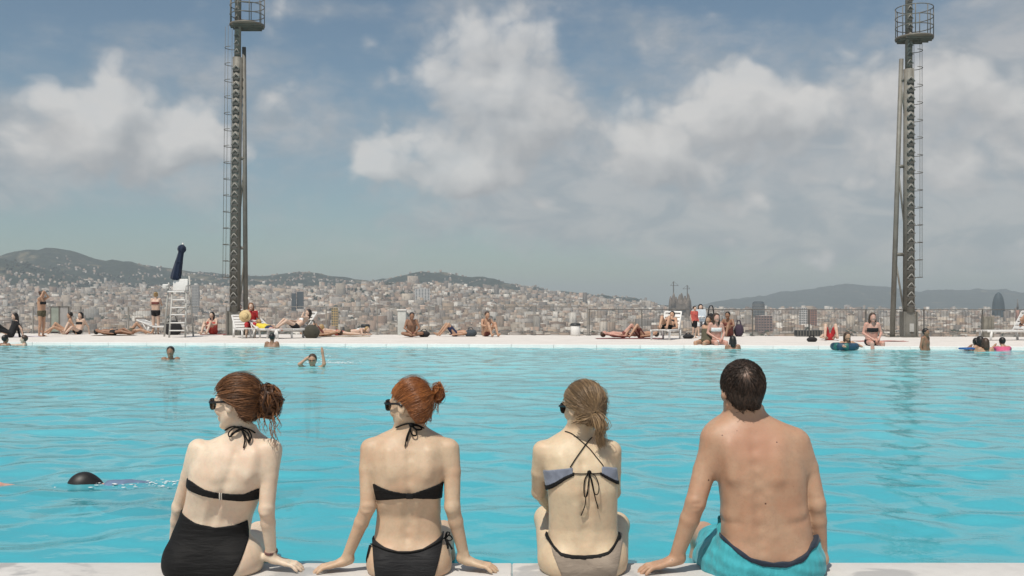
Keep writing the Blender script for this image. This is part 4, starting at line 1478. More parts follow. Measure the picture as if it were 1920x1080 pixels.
B.add(cone(V(452, 822, 4.425), hc + [0.012, 0.0, -0.06], 0.056, 0.047), 0.04)
M_, w_ = head_field(B, hc, (-math.sin(R(72)), math.cos(R(72)), -0.10), s=1.0)
finish_body(B, skin, root)
garment(TB, 'swim_bottoms', black_cloth, root, 0.0045, upper=[(300, 950), (328, 969), (360, 985), (398, 993), (432, 990), (466, 980), (500, 975)],
        right=[(463, 975), (465, 985), (467, 1005), (467, 1018), (455, 1045), (443, 1070), (434, 1085)], lower=[(250, 1100), (600, 1100)], front=4.62)
bt, _ = garment(TB, 'bikini_top', black_cloth, root, 0.004, upper=[(330, 903), (350, 903), (358, 905), (385, 918), (410, 924), (454, 928), (480, 919), (492, 914), (520, 913)],
        lower=[(330, 915), (353, 923), (380, 931), (410, 937), (450, 943), (484, 944), (510, 935)])
p = hit(TB, 412, 931, 0.005)
MB().rbox(tuple(p), (0.006, 0.008, 0.034), 0.002).rbox((p[0] + 0.008, p[1], p[2]), (0.004, 0.008, 0.030), 0.0015).build('clasp', simple('clasp_metal', (0.5, 0.46, 0.40), 0.4, 0.1), bt)
strap(B, [(424, 806), (436, 800), (452, 801), (468, 806), (478, 812)], 0.0060, 'neck_strap', cord_black, root)
bow(B, (452, 803), [[(452, 803), (440, 802), (432, 812), (434, 820), (444, 808), (452, 803)], [(452, 803), (464, 806), (470, 820), (466, 830), (458, 815), (452, 803)]],
    [[(452, 803), (456, 815), (459, 828), (457, 841)], [(452, 803), (448, 808), (438, 813), (434, 819)], [(452, 803), (462, 812), (466, 822), (467, 832)]], 0.0050, 'neck_bow', cord_black, root)
hm = hair_mat('auburn_hair', (0.026, 0.011, 0.006), (0.36, 0.160, 0.062))
cap, H_ = hair_cap(M_, w_, hc, 1.0, hm, root, 0.013, bumps=0.0012)
tgt = np.linalg.inv(M_) @ (V(497, 756, 4.44) - hc)
combed(w_, tgt, 1500, 0.014, 0.0014, 3, hm, cap, jit=0.20, wave=0.020, off=(0.0, 0.009), H=H_)
bc = V(504, 752, 4.42)
bun = hair_core(bc, (0.045, 0.042, 0.055), hm, root, 'hair_bun')
curly(bc, 0.064, 95, 0.0021, 4, hm, bun, 'curl', (0.90, 0.9, 1.12), loops=(0.5, 1.2), loose=30, wild=0.6,
      drop=[(V(505, 772, 4.40), V(512, 836, 4.34), 0.006, 15), (V(520, 762, 4.41), V(526, 812, 4.36), 0.007, 14), (V(512, 768, 4.38), V(519, 842, 4.33), 0.006, 17),
            (V(494, 770, 4.39), V(497, 812, 4.35), 0.005, 10), (V(484, 775, 4.37), V(487, 806, 4.37), 0.004, 9)])
g1_ = sunglasses(M_, w_, 1.0, root)
# wrist band
wp = V(508, 1034, 4.418); ax_ = (V(509, 1047, 4.42) - V(500, 955, 4.36)); ax_ /= np.linalg.norm(ax_)
u_ = np.cross(ax_, [0, 1, 0]); u_ /= np.linalg.norm(u_); v_ = np.cross(ax_, u_)
m = MB()
for j in (-1, 0, 1):
    m.tube([tuple(wp + ax_ * 0.0042 * j + (u_ * math.cos(a) + v_ * math.sin(a)) * 0.0275) for a in np.linspace(0, 2 * math.pi, 22)], 0.0028, 6, cap=False)
m.build('wrist_band', simple('woven_band', (0.17, 0.09, 0.08), 0.8, 0.4, 120), root)

# ---------------------------------------------------------------- second woman: copper hair, black bandeau
root = person('woman with smooth copper hair in a small knot, black bandeau and side tied bottoms', tuple(V(767, 1068)))
skin = skin_mat('skin_light_tan', (0.54, 0.41, 0.285), 0.65, freck=0.2)
rows = [(790, 748, 792, .046, .045), (802, 742, 796, .054, .034), (812, 718, 816, .066, .026), (822, 697, 836, .080, .018), (842, 690, 842, .094, .006), (872, 697, 839, .104, -.012),
        (908, 701, 829, .104, -.014), (940, 704, 826, .098, .008), (965, 706, 824, .092, .026), (1000, 702, 829, .096, .026), (1030, 697, 834, .108, .010), (1058, 695, 838, .116, .0), (1086, 699, 836, .108, .0)]
B = Field((-0.93, 4.14, -0.56), (0.02, 5.16, 0.97), VOX)
B.add(loft(torso_stations(rows)), 0.01)
hipL, hipR = V(728, 1050), V(806, 1050)
for h in (hipL, hipR): B.add(ell(h + [0, -0.02, -0.01], (0.080, 0.105, 0.084)), 0.04)
leg(B, hipL + [0, 0.02, -0.005], (-0.58, 4.92, 0.06), (-0.57, 4.96, -0.33), (0.086, 0.058, 0.056, 0.036))
leg(B, hipR + [0, 0.02, -0.005], (-0.34, 4.92, 0.06), (-0.35, 4.97, -0.33), (0.086, 0.058, 0.056, 0.036))
rest_on_deck(B)
spine_relief(B, [(767, 835), (767, 870), (767, 905), (766, 950), (764, 1000), (763, 1020)], 0.0055, 0.017)
for q in (-1, 1):
    ridge_on(B, (767 + q * 40, 848), (767 + q * 32, 893), 0.026, -0.0105)
    ridge_on(B, (766 + q * 15, 945), (764 + q * 17, 1005), 0.016, -0.0035)
    ridge_on(B, (767 + q * 50, 950), (767 + q * 58, 958), 0.020, -0.003)
TB = B.copy()
arm(B, V(694, 842), V(690, 950, 4.37), V(650, 1046, 4.42), (0.044, 0.036, 0.034, 0.031, 0.023), mid=V(689, 880, 4.40))
hand_field(B, V(648, 1052, 4.42), (-1, -0.12, -0.26), (-0.2, 0, 1), 1, 0.92, curl=0.10, spread=1.2)
arm(B, V(843, 842), V(848, 950, 4.37), V(870, 1042, 4.42), (0.044, 0.037, 0.034, 0.031, 0.023), mid=V(848, 885, 4.40))
hand_field(B, V(872, 1050, 4.42), (1, -0.10, -0.26), (0.2, 0, 1), -1, 0.94, curl=0.08, spread=1.4)
B.dent(V(684, 955, 4.335), V(702, 957, 4.335), 0.011, 0.004)
hc = V(769, 758, 4.42)
B.add(cone(V(768, 815, 4.425), hc + [0.006, 0.0, -0.06], 0.054, 0.046), 0.04)
M_, w_ = head_field(B, hc, (-math.sin(R(57)), math.cos(R(57)), -0.08), s=0.98)
finish_body(B, skin, root)
wb, _ = garment(TB, 'swim_bottoms', char_cloth, root, 0.005, upper=[(680, 1014), (697, 1020), (720, 1029), (745, 1035), (770, 1035), (792, 1031), (815, 1020), (832, 1008), (850, 1000)],
        left=[(696, 1010), (698, 1030), (700, 1055), (704, 1090)], right=[(834, 1005), (831, 1020), (825, 1045), (817, 1074), (812, 1090)], lower=[(600, 1100), (950, 1100)], front=4.55)
strap(TB, [(696, 1020), (720, 1030), (745, 1035.5), (770, 1035.5), (792, 1031.5), (815, 1020.5), (833, 1008)], 0.0045, 'waist_edge', cord_black, wb, off=0.005)
bw = MB()
for S_ in ([V(835, 1010, 4.40), V(842, 1003, 4.385), V(848, 1010, 4.38), V(842, 1014, 4.385), V(835, 1010, 4.40)], [V(835, 1010, 4.40), V(838, 998, 4.385), V(843, 1000, 4.38), V(835, 1010, 4.40)],
           [V(835, 1010, 4.40), V(842, 1020, 4.38), V(848, 1030, 4.375)], [V(835, 1010, 4.40), V(839, 1022, 4.385), V(840, 1029, 4.38)]):
    bw.tube([tuple(q) for q in spline(S_, 14)], 0.0055, 6, flat=0.5)
bw.build('side_bow', cord_black, wb)
bw = MB()
for S_ in ([V(694, 1022, 4.40), V(691, 1034, 4.385), V(688, 1050, 4.38), V(691, 1060, 4.38)], [V(694, 1022, 4.40), V(692, 1040, 4.375), V(692, 1062, 4.37)]):
    bw.tube([tuple(q) for q in spline(S_, 14)], 0.0055, 6, flat=0.5)
bw.build('side_bow', cord_black, wb)
bt, _ = garment(TB, 'bikini_top', black_cloth, root, 0.004, upper=[(690, 910), (701, 911), (730, 920), (763, 926), (772, 926), (800, 917), (828, 909), (840, 908)],
        lower=[(690, 944), (704, 943), (735, 938), (767, 935), (800, 938), (826, 942), (840, 943)])
MB().rbox(tuple(hit(TB, 768, 930.5, 0.005)), (0.034, 0.008, 0.024), 0.004).build('knot', black_cloth, bt)
strap(B, [(744, 801), (756, 796), (770, 794), (784, 798), (794, 803)], 0.0062, 'neck_strap', cord_black, root)
bow(B, (771, 797), [[(771, 797), (779, 805), (780, 817), (774, 818), (770, 808), (771, 797)], [(771, 797), (784, 799), (788, 806), (780, 806), (771, 797)]],
    [[(771, 797), (766, 812), (762, 826), (759, 838)], [(771, 797), (768, 810), (763, 828)]], 0.0050, 'neck_bow', cord_black, root)
hm = hair_mat('copper_hair', (0.10, 0.028, 0.008), (0.50, 0.190, 0.055), 0.36)
cap, H_ = hair_cap(M_, w_, hc, 0.98, hm, root, 0.008)
tgt = np.linalg.inv(M_) @ (V(807, 741, 4.43) - hc)
combed(w_, tgt, 1300, 0.008, 0.0012, 8, hm, cap, jit=0.05, off=(0.0, 0.003), H=H_)
bun = hair_core(V(822, 738, 4.42), (0.020, 0.022, 0.038), hm, root, 'hair_bun')
curly(V(822, 738, 4.42), 0.029, 45, 0.0015, 9, hm, bun, 'curl', (0.85, 0.9, 1.55), loose=40,
      drop=[(V(820, 755, 4.41), V(824, 776, 4.40), 0.003, 6), (V(816, 757, 4.41), V(818, 772, 4.40), 0.003, 6)])
MB().ring(tuple(V(808, 742, 4.425)), 0.017, 0.0045, 16, 6, ax='X').build('hair_tie', simple('pale_hair_tie', (0.55, 0.45, 0.38), 0.8, 0.2, 80), root)
sunglasses(M_, w_, 0.98, root)

# ---------------------------------------------------------------- third woman: blonde ponytail, blue grey cross-back bikini
root = person('woman with a dark blonde ponytail and grey blue crossed strap bikini, arms round her knees', tuple(V(1095, 1068)))
skin = skin_mat('skin_warm_fair', (0.605, 0.495, 0.345), 0.35, freck=0.2)
rows = [(798, 1064, 1108, .046, .055), (808, 1058, 1114, .055, .042), (818, 1040, 1130, .066, .030), (830, 1018, 1144, .082, .018), (850, 1012, 1150, .096, .004), (880, 1020, 1154, .104, -.014),
        (915, 1026, 1157, .106, -.020), (955, 1029, 1157, .100, -.004), (990, 1029, 1158, .100, .012), (1018, 1027, 1161, .110, .012), (1050, 1023, 1163, .118, .004), (1086, 1027, 1160, .110, .0)]
B = Field((-0.05, 4.14, -0.10), (0.66, 5.06, 0.95), VOX)
B.add(loft(torso_stations(rows)), 0.01)
hipL, hipR = V(1056, 1048), V(1132, 1048)
for h in (hipL, hipR): B.add(ell(h + [0, -0.02, -0.01], (0.080, 0.105, 0.086)), 0.04)
for sx_, hip, kn, an in ((-1, hipL, V(1026, 972, 4.80), V(1052, 1056, 4.66)), (1, hipR, V(1156, 985, 4.80), V(1130, 1056, 4.66))):
    h0 = hip + np.array([sx_ * 0.026, 0.03, 0.0])
    B.add(cone(h0, kn, 0.086, 0.058), 0.04)
    md = kn + (an - kn) * 0.35
    B.add(cone(kn, md, 0.056, 0.056), 0.03); B.add(cone(md, an, 0.056, 0.035), 0.03)
    B.add(cone(an + [0, -0.02, -0.02], an + [0, 0.13, -0.06], 0.032, 0.022), 0.03)
rest_on_deck(B)
spine_relief(B, [(1092, 850), (1094, 890), (1096, 930), (1098, 970), (1098, 1015)], 0.0055, 0.017)
for q in (-1, 1):
    ridge_on(B, (1092 + q * 42, 855), (1093 + q * 35, 872), 0.026, -0.009)
    ridge_on(B, (1096 + q * 16, 950), (1098 + q * 17, 1005), 0.016, -0.004)
TB = B.copy()
arm(B, V(1017, 845), V(1011, 922, 4.52), V(1046, 968, 4.86), (0.043, 0.037, 0.034, 0.030, 0.022), mid=V(1012, 885, 4.45))
hand_field(B, V(1052, 970, 4.875), (0.9, 0.15, -0.25), (0, 0.8, 0.6), 1, 0.88, curl=0.5)
arm(B, V(1147, 845), V(1150, 922, 4.56), V(1122, 965, 4.87), (0.043, 0.036, 0.033, 0.030, 0.022), mid=V(1149, 885, 4.46))
hand_field(B, V(1116, 966, 4.885), (-0.9, 0.15, -0.25), (0, 0.8, 0.6), -1, 0.88, curl=0.5)
hc = V(1094, 763, 4.42)
B.add(cone(V(1086, 820, 4.425), hc + [0.0, 0.0, -0.06], 0.054, 0.046), 0.04)
M_, w_ = head_field(B, hc, (-math.sin(R(36)), math.cos(R(36)), -0.12), s=0.97)
finish_body(B, skin, root)
beige_cloth = cloth_mat('grey_beige_cloth', (0.30, 0.245, 0.195), 0.75, (1.2, 1.2, 3.0), 0.7)
blue_cloth = cloth_mat('grey_blue_cloth', (0.19, 0.215, 0.275), 0.7, (3.0, 1.0, 2.0), 0.6)
wb, _ = garment(TB, 'bikini_bottom', beige_cloth, root, 0.005, upper=[(1005, 1012), (1028, 1018), (1040, 1032), (1052, 1041), (1075, 1045), (1097, 1046), (1120, 1043), (1141, 1038), (1152, 1030), (1162, 1019), (1180, 1014)],
        left=[(1026, 1005), (1036, 1040), (1050, 1070), (1058, 1095)], right=[(1170, 1010), (1164, 1040), (1158, 1070), (1152, 1095)], lower=[(900, 1100), (1300, 1100)], front=4.55)
garment(TB, 'waist_band', black_cloth, wb, 0.007, upper=[(1005, 1006), (1022, 1007), (1028, 1011), (1040, 1027), (1052, 1037), (1075, 1041), (1097, 1042), (1120, 1040), (1141, 1035), (1152, 1026), (1162, 1014), (1170, 1011), (1180, 1011)],
        lower=[(1005, 1014), (1022, 1016), (1028, 1021), (1040, 1034), (1052, 1043), (1075, 1048), (1097, 1049), (1120, 1046), (1141, 1041), (1152, 1033), (1162, 1021), (1170, 1019), (1180, 1019)], front=4.46)
bt, _ = garment(TB, 'bikini_top', blue_cloth, root, 0.0045, upper=[(1010, 890), (1023, 886), (1050, 880), (1072, 877), (1074, 877)], lower=[(1010, 925), (1024, 922), (1040, 912), (1060, 897), (1075, 889)],
        left=[(990, 800), (990, 1000)], right=[(1074, 800), (1074, 1000)])
garment(TB, 'under_band', black_cloth, bt, 0.0065, upper=[(1010, 919), (1024, 915), (1040, 905), (1058, 893), (1076, 885)], lower=[(1010, 930), (1026, 924), (1040, 915), (1060, 900), (1077, 891)],
        left=[(990, 800), (990, 1000)], right=[(1077, 800), (1077, 1000)])
bt2, _ = garment(TB, 'bikini_top', blue_cloth, root, 0.0045, upper=[(1126, 880), (1131, 875), (1145, 878), (1158, 882), (1175, 884)], lower=[(1126, 888), (1140, 897), (1158, 908), (1175, 916)],
        left=[(1128, 800), (1128, 1000)], right=[(1190, 800), (1190, 1000)])
garment(TB, 'under_band', black_cloth, bt2, 0.0065, upper=[(1124, 884), (1138, 892), (1158, 904), (1175, 912)], lower=[(1124, 890), (1140, 900), (1158, 911), (1175, 920)],
        left=[(1125, 800), (1125, 1000)], right=[(1190, 800), (1190, 1000)])
strap(B, [(1076, 888), (1090, 888.5), (1104, 888), (1117, 888), (1127, 887)], 0.0034, 'back_cord', cord_black, root)
strap(B, [(1069, 876), (1080, 859), (1092, 842), (1100, 831), (1110, 820)], 0.0036, 'shoulder_strap', cord_black, root)
strap(B, [(1131, 874), (1118, 857), (1104, 840), (1085, 823), (1072, 813), (1060, 809)], 0.0036, 'shoulder_strap', cord_black, root)
bow(B, (1105, 886), [[(1105, 886), (1097, 898), (1094, 915), (1095, 928), (1102, 928), (1103, 912), (1105, 886)], [(1105, 886), (1110, 902), (1114, 924), (1120, 924), (1121, 908), (1115, 892), (1105, 886)]],
    [[(1105, 886), (1103, 915), (1097, 942), (1089, 966)], [(1105, 886), (1111, 915), (1117, 940), (1121, 953)]], 0.0038, 'back_bow', cord_black, root)
hm = hair_mat('dark_blonde_hair', (0.070, 0.042, 0.022), (0.42, 0.285, 0.155), 0.42)
cap, H_ = hair_cap(M_, w_, hc, 0.97, hm, root, 0.013, bumps=0.0008)
pb = V(1116, 777, 4.33)
tgt = np.linalg.inv(M_) @ (V(1112, 778, 4.335) - hc)
combed(w_, tgt, 1300, 0.013, 0.0013, 12, hm, cap, jit=0.09, off=(0.0, 0.006), H=H_)
St = Strands(); rr = np.random.default_rng(21)
for k in range(330):
    o = rr.normal(0, 1, 3) * np.array([0.012, 0.011, 0.006]); e = rr.normal(0, 1, 3) * np.array([0.013, 0.012, 0.014])
    P = spline([V(1108, 777, 4.345) + o * 0.4, V(1120, 780, 4.315) + o * 0.9, V(1127, 800, 4.305) + o * 1.1, V(1124, 818, 4.312) + e * 0.9, V(1129, 834, 4.318) + e * 0.8], 14)
    St.add(P, 0.0013 * rr.uniform(0.6, 1.3), rr.beta(2.2, 1.4), 4, taper=0.25)
for k in range(40):
    a = rr.normal(0, 1, 3) * 0.004
    P = spline([V(1070 + rr.uniform(0, 30), 788 + rr.uniform(-6, 8), 4.345) + a, V(1095, 786 + rr.uniform(-8, 6), 4.325) + a, V(1114, 780, 4.325) + a], 8)
    St.add(P, 0.0018, rr.uniform(0.3, 0.9), 4)
St.build('ponytail', hm, root)
MB().ring(tuple(V(1116, 778, 4.325)), 0.014, 0.004, 14, 6, ax='X').build('hair_tie', cord_black, root)
sunglasses(M_, w_, 0.97, root)

# ---------------------------------------------------------------- the man
root = person('bare backed man with short dark hair thinning at the crown and turquoise swim shorts', tuple(V(1435, 1068)))
bp_ = hit
skin = skin_mat('skin_sun_tanned', (0.445, 0.288, 0.192), 0.7, moles=0.55, freck=0.45, rough=0.48,
                burn=((float(V(1418, 830, 4.28)[0]), 4.28, float(V(1418, 830, 4.28)[2])), (6.0, 3.0, 8.5), (0.455, 0.235, 0.155), 0.65))
rows = [(765, 1366, 1431, .066, .045), (778, 1358, 1440, .074, .034), (787, 1340, 1458, .086, .024), (797, 1326, 1482, .098, .016), (814, 1322, 1498, .112, .006), (850, 1336, 1505, .126, -.008),
        (890, 1345, 1507, .132, -.016), (940, 1351, 1509, .130, -.012), (975, 1353, 1515, .130, -.010), (1005, 1352, 1521, .136, -.008), (1040, 1346, 1528, .138, -.006), (1064, 1342, 1530, .136, -.010), (1088, 1346, 1526, .120, -.010)]
B = Field((0.53, 4.10, -0.60), (1.47, 5.22, 1.06), VOX)
B.add(loft(torso_stations(rows), 2.5), 0.01)
hipL, hipR = V(1385, 1045), V(1488, 1045)
for h in (hipL, hipR): B.add(ell(h + [0, -0.03, -0.01], (0.100, 0.115, 0.092)), 0.05)
leg(B, hipL + [0.0, 0.03, -0.01], (0.955, 4.98, 0.035), (0.955, 5.03, -0.38), (0.098, 0.064, 0.062, 0.040), 1.15)
leg(B, hipR + [0, 0.03, 0.0], (1.22, 5.00, 0.05), (1.21, 5.05, -0.38), (0.098, 0.064, 0.062, 0.040), 1.15)
B.add(cone(V(1350, 1052, 4.46), V(1330, 1050, 4.66), 0.075, 0.070), 0.05)
rest_on_deck(B)
spine_relief(B, [(1410, 815), (1416, 860), (1420, 905), (1424, 950), (1428, 1000), (1432, 1030)], 0.0065, 0.022)
for q in (-1, 1):
    ridge_on(B, (1414 + q * 48, 838), (1417 + q * 42, 895), 0.034, -0.0115)
    ridge_on(B, (1422 + q * 20, 930), (1428 + q * 24, 1005), 0.022, -0.005)
    ridge_on(B, (1428 + q * 62, 968), (1428 + q * 80, 962), 0.024, -0.003)
ridge_on(B, (1352, 973), (1385, 982), 0.016, 0.0028)
ridge_on(B, (1512, 975), (1480, 984), 0.016, 0.0028)
TB = B.copy()
arm(B, V(1340, 832), V(1304, 943, 4.37), V(1268, 1044, 4.41), (0.060, 0.050, 0.044, 0.042, 0.030), mid=V(1321, 882, 4.41), k=0.05)
hand_field(B, V(1266, 1050, 4.41), (-1, -0.10, -0.26), (-0.2, 0, 1), 1, 1.08, curl=0.12, spread=1.0, wr=0.029)
arm(B, V(1492, 832), V(1530, 945, 4.39), V(1539, 1046, 4.43), (0.060, 0.048, 0.042, 0.039, 0.029), mid=V(1513, 876, 4.42), k=0.05)
hand_field(B, V(1538, 1052, 4.43), (-0.12, 0.95, -0.30), (0, 0.2, 1), -1, 1.08, curl=0.5, wr=0.029)
B.dent(V(1290, 948, 4.325), V(1312, 944, 4.325), 0.008, 0.005); B.dent(V(1288, 955, 4.325), V(1308, 953, 4.325), 0.007, 0.004)
hc = V(1391, 730, 4.42)
B.add(cone(V(1400, 800, 4.43), hc + [0.012, -0.005, -0.06], 0.074, 0.064), 0.05)
M_, w_ = head_field(B, hc, (-0.16, 1, -0.04), (0.03, 0, 1), s=1.12, male=True)
finish_body(B, skin, root)
teal_cloth = cloth_mat('turquoise_shorts_cloth', (0.050, 0.370, 0.425), 0.7, (2.5, 2.5, 1.2), 1.0)
navy_cloth = cloth_mat('navy_waistband', (0.014, 0.024, 0.042), 0.75)
def puff(G_):
    x, y, z = np.meshgrid(*G_.ax, indexing='ij', sparse=True)
    G_.f += (0.0028 * np.sin(x * 52 + z * 70 + 2 * np.sin(y * 21)) * np.sin(z * 46 - x * 24 + y * 12)).astype(np.float32) - np.float32(0.002)
up_ = [(1290, 1004), (1340, 1002), (1352, 1006), (1376, 1026), (1403, 1045), (1425, 1052), (1447, 1055), (1475, 1052), (1498, 1044), (1512, 1033), (1522, 1022), (1540, 1012)]
sh, _ = garment(TB, 'swim_shorts', teal_cloth, root, 0.010, upper=up_, lower=[(900, 1120), (1800, 1120)], front=4.80, extra=puff, rise=1.5)
garment(TB, 'waistband', navy_cloth, sh, 0.0145, upper=[(a, b - 3) for a, b in up_], lower=[(a, b + 4) for a, b in up_], extra=puff, left=[(1348, 900), (1348, 1100)], front=4.56)
hm = hair_mat('dark_brown_hair', (0.010, 0.007, 0.005), (0.20, 0.125, 0.090), 0.5)
bald = hit(B, 1399, 703)
cap, H_ = hair_cap(M_, w_, hc, 1.12, hm, root, 0.0055, bumps=0.0012, nape=-0.075, thin=(bald, 0.032), yf=YFM)
St = Strands(); rr = np.random.default_rng(31)
k = 0
Mi = np.linalg.inv(M_)
bl = Mi @ (bald - hc) / 1.12 - np.array([0, -0.010, 0.022])
bl /= np.linalg.norm(bl)
while k < 5200:
    d = rr.normal(size=3); d /= np.linalg.norm(d)
    p = d * np.array([0.08, 0.1, 0.095]) + np.array([0, -0.01, 0.022])
    if p[1] > np.interp(p[2], *YFM) + 0.004 or p[2] < -0.098: continue
    near = math.acos(np.clip(d @ bl, -1, 1))
    if near < 0.34 and rr.random() > 0.35 + 0.6 * (near / 0.34) ** 2: continue
    away = d - bl * (d @ bl); away /= max(np.linalg.norm(away), 1e-6)
    flow = away * 0.7 + np.array([0, -0.15, -0.75]) + rr.normal(0, 0.22, 3)
    flow -= d * (flow @ d); flow /= np.linalg.norm(flow)
    L_ = rr.uniform(0.22, 0.42)
    lf_ = rr.uniform(0.3, 2.2)
    P = [on_skull(w_, d + flow * L_ * t_, 0.0055, 0.0005 + 0.0034 * math.sin(t_ * 2.4) * lf_) for t_ in np.linspace(0, 1, 5)]
    P = push_out(H_, P, 0.001)
    St.add(P, 0.0012 * rr.uniform(0.6, 1.3), rr.beta(1.2, 3.0) * 0.55, 3, taper=0.2)
    k += 1
St.build('hair_strands', hm, cap)
# ================================================================== light towers, fence, deck furniture
def steel(name, col, rust=0.2, rough=0.6):
    m, t, b, out = new_mat(name)
    P = t.new('ShaderNodeTexCoord').outputs['Object']
    n1 = t.noise(P, 2.2, 6.0, 0.65)
    n2 = t.noise(t.vmath('MULTIPLY', P, (6, 6, 0.8)), 3.0, 5.0, 0.6)
    c = t.mix(t.mapr(n1, 0.35, 0.7), col, tuple(x * 0.72 for x in col))
    c = t.mix(t.math('MULTIPLY', t.mapr(n2, 0.5, 0.75), rust), c, (0.20, 0.12, 0.07))
    t.put(b.inputs['Base Color'], c)
    b.inputs['Roughness'].default_value = rough
    b.inputs['Metallic'].default_value = 0.15
    return m
galv = steel('galvanised_steel', (0.215, 0.208, 0.185), 0.4)
galv_d = steel('dark_weathered_steel', (0.17, 0.163, 0.145), 0.25)
galv_l = steel('bright_steel', (0.46, 0.455, 0.43), 0.15)
brk_m = steel('bracket_steel', (0.31, 0.30, 0.275), 0.2)
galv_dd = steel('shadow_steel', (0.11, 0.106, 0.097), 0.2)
plat_m = steel('platform_steel', (0.17, 0.15, 0.125), 0.5)

def light_tower(px, Y, s, lean, label, strut, plat_py, top_py, col_top_py, hoop_lo):
    """s = +1: ladder cage on the left and strut on the right; -1 mirrored"""
    x = (px - 960) / F * Y
    root = empty('light_tower', (x, Y, 0), 0, label, 'tower', 'floodlight towers at the back of the far deck')
    U = Y / F
    Z = lambda py: HC - (py - HZ) * U
    zc, zp, zt = Z(col_top_py), Z(plat_py), 15.5
    L_ = lambda z: lean * z
    z0 = 0.92
    # foot of four upright plates
    m = MB()
    for q in (-1, 1):
        m.box((q * 0.235, 0, z0 / 2 + 0.02), (0.035, 0.42, z0))
    m.box((0, 0.02, z0 / 2 + 0.02), (0.42, 0.34, z0 - 0.02)).box((0, 0, 0.01), (0.7, 0.7, 0.03))
    m.build('foot', galv, root)
    MB().box((0.04, -0.165, 0.35), (0.16, 0.03, 0.3)).build('junction_box', galv_l, root)
    m = MB().tube([(L_(z0), 0, z0), (L_(zc), 0, zc)], [0.205, 0.185], 16)
    for q in (-1, 1):
        m.tube([(L_(z0) + q * 0.13, -0.17, z0), (L_(zc) + q * 0.11, -0.155, zc)], 0.018, 6)
    m.build('column', galv, root)
    m = MB().tube([(L_(zc), 0, zc - 0.1), (L_(zt), 0, zt)], [0.130, 0.120], 12)
    m.build('upper_column', galv, root)
    # climbing brackets up the front of the column
    br = MB()
    for q in (-1, 1):
        br.tube([(q * 0.145, -0.020, -0.11), (0, -0.045, 0.055)], 0.026, 5)
        br.box((q * 0.12, -0.015, -0.10), (0.05, 0.05, 0.035))
    bme = br.mesh('climbing_bracket', brk_m)
    hole = MB().box((0, 0, 0), (0.21, 0.02, 0.10)).mesh('shade_bar', galv_dd)  # dark bar under each bracket, its colour standing in for shade
    n = int((zt - z0) / 0.325)
    for k in range(n):
        z = z0 + 0.35 + k * 0.325
        r = 0.20 - 0.02 * (z - z0) / (zc - z0) if z < zc - 0.1 else 0.125
        o = mesh_obj('climbing_bracket', bme, root, (L_(z), -r, z))
        if z > zc - 0.1: o.scale = (0.72, 0.8, 0.9)
        mesh_obj('shade_bar', hole, o, (0, -0.012, -0.13))
    # strut
    (bx0, by0), (bx1, by1), ties, diags = strut
    P0 = ((bx0 - px) * U, 0.0, 0.0); P1 = ((bx1 - px) * U, 0.05, Z(by1))
    MB().tube([P0, P1], [0.095, 0.078], 12).box((P0[0], 0, 0.01), (0.36, 0.36, 0.02)).build('strut', galv_d if s > 0 else galv, root)
    sx_ = lambda z: P0[0] + (P1[0] - P0[0]) * z / P1[2]
    for py in ties:
        z = Z(py)
        MB().tube([(L_(z) + math.copysign(0.18, P0[0]), 0, z), (sx_(z), 0, z)], 0.062, 8).build('tie', galv_d, root)
    for pa, pb in diags:
        za, zb = Z(pa), Z(pb)
        MB().tube([(sx_(za), 0, za), (L_(zb) + math.copysign(0.15, P0[0]), 0, zb)], 0.035, 8).build('diagonal', galv, root)
    # ladder cage
    zlo, zhi = Z(hoop_lo), zp - 0.25
    cx = -s * 0.20
    hp = MB().ring((0, 0, 0), 0.285, 0.013, 14, 6, R(90), R(270)).mesh('cage_hoop', galv_d)
    nh = int((zhi - zlo) / 0.635) + 1
    for k in range(nh):
        z = zlo + 0.635 * k
        o = mesh_obj('cage_hoop', hp, root, (cx + L_(z), 0, z))
        if s < 0: o.rotation_euler = (0, 0, math.pi)
    for a in (110, 180, 250):
        dx = math.cos(R(a)) * 0.285 * s; dy = math.sin(R(a)) * 0.285
        MB().tube([(cx + L_(zlo) + dx, dy, zlo), (cx + L_(zp) + dx, dy, zp)], 0.009, 5).build('cage_bar', galv_d, root)
    # platform and rails
    pc = L_(zp) + (0.36 if s > 0 else 0.20)
    m = MB().lathe([(0.0, 0), (0.66, 0), (0.67, 0.02), (0.67, 0.07), (0.64, 0.08), (0.0, 0.08)], (pc, 0, zp), 28, cap=False)
    m.build('platform', plat_m, root)
    for k in range(5):
        MB().box((pc, (k - 2) * 0.22, zp - 0.03), (2 * math.sqrt(0.64 ** 2 - ((k - 2) * 0.22) ** 2), 0.04, 0.05)).build('joist', galv_d, root)
    for h in (0.35, 0.70, 1.05):
        MB().ring((pc, 0, zp + 0.08 + h), 0.65, 0.017, 28, 6).build('rail', galv_d, root)
    for k in range(9):
        a = 2 * math.pi * k / 9 + 0.2
        MB().tube([(pc + 0.65 * math.cos(a), 0.65 * math.sin(a), zp + 0.05), (pc + 0.65 * math.cos(a), 0.65 * math.sin(a), zp + 1.13)], 0.017, 6).build('rail_post', galv_d, root)
    return root
light_tower(440, 38.6, 1, 0.0105, 'steel light tower with its caged ladder on the left, beside the closed umbrella', ((461, 628), (457, 88), (297, 465), ((470, 585), (302, 400))), 50, 0, 108, 520)
light_tower(1704, 36.3, -1, 0.0, 'steel light tower with a leaning strut and caged ladder on the right', ((1673, 630), (1691, 110), (312, 477, 150), ((482, 592), (316, 430), (155, 215))), 74, 0, 130, 520)

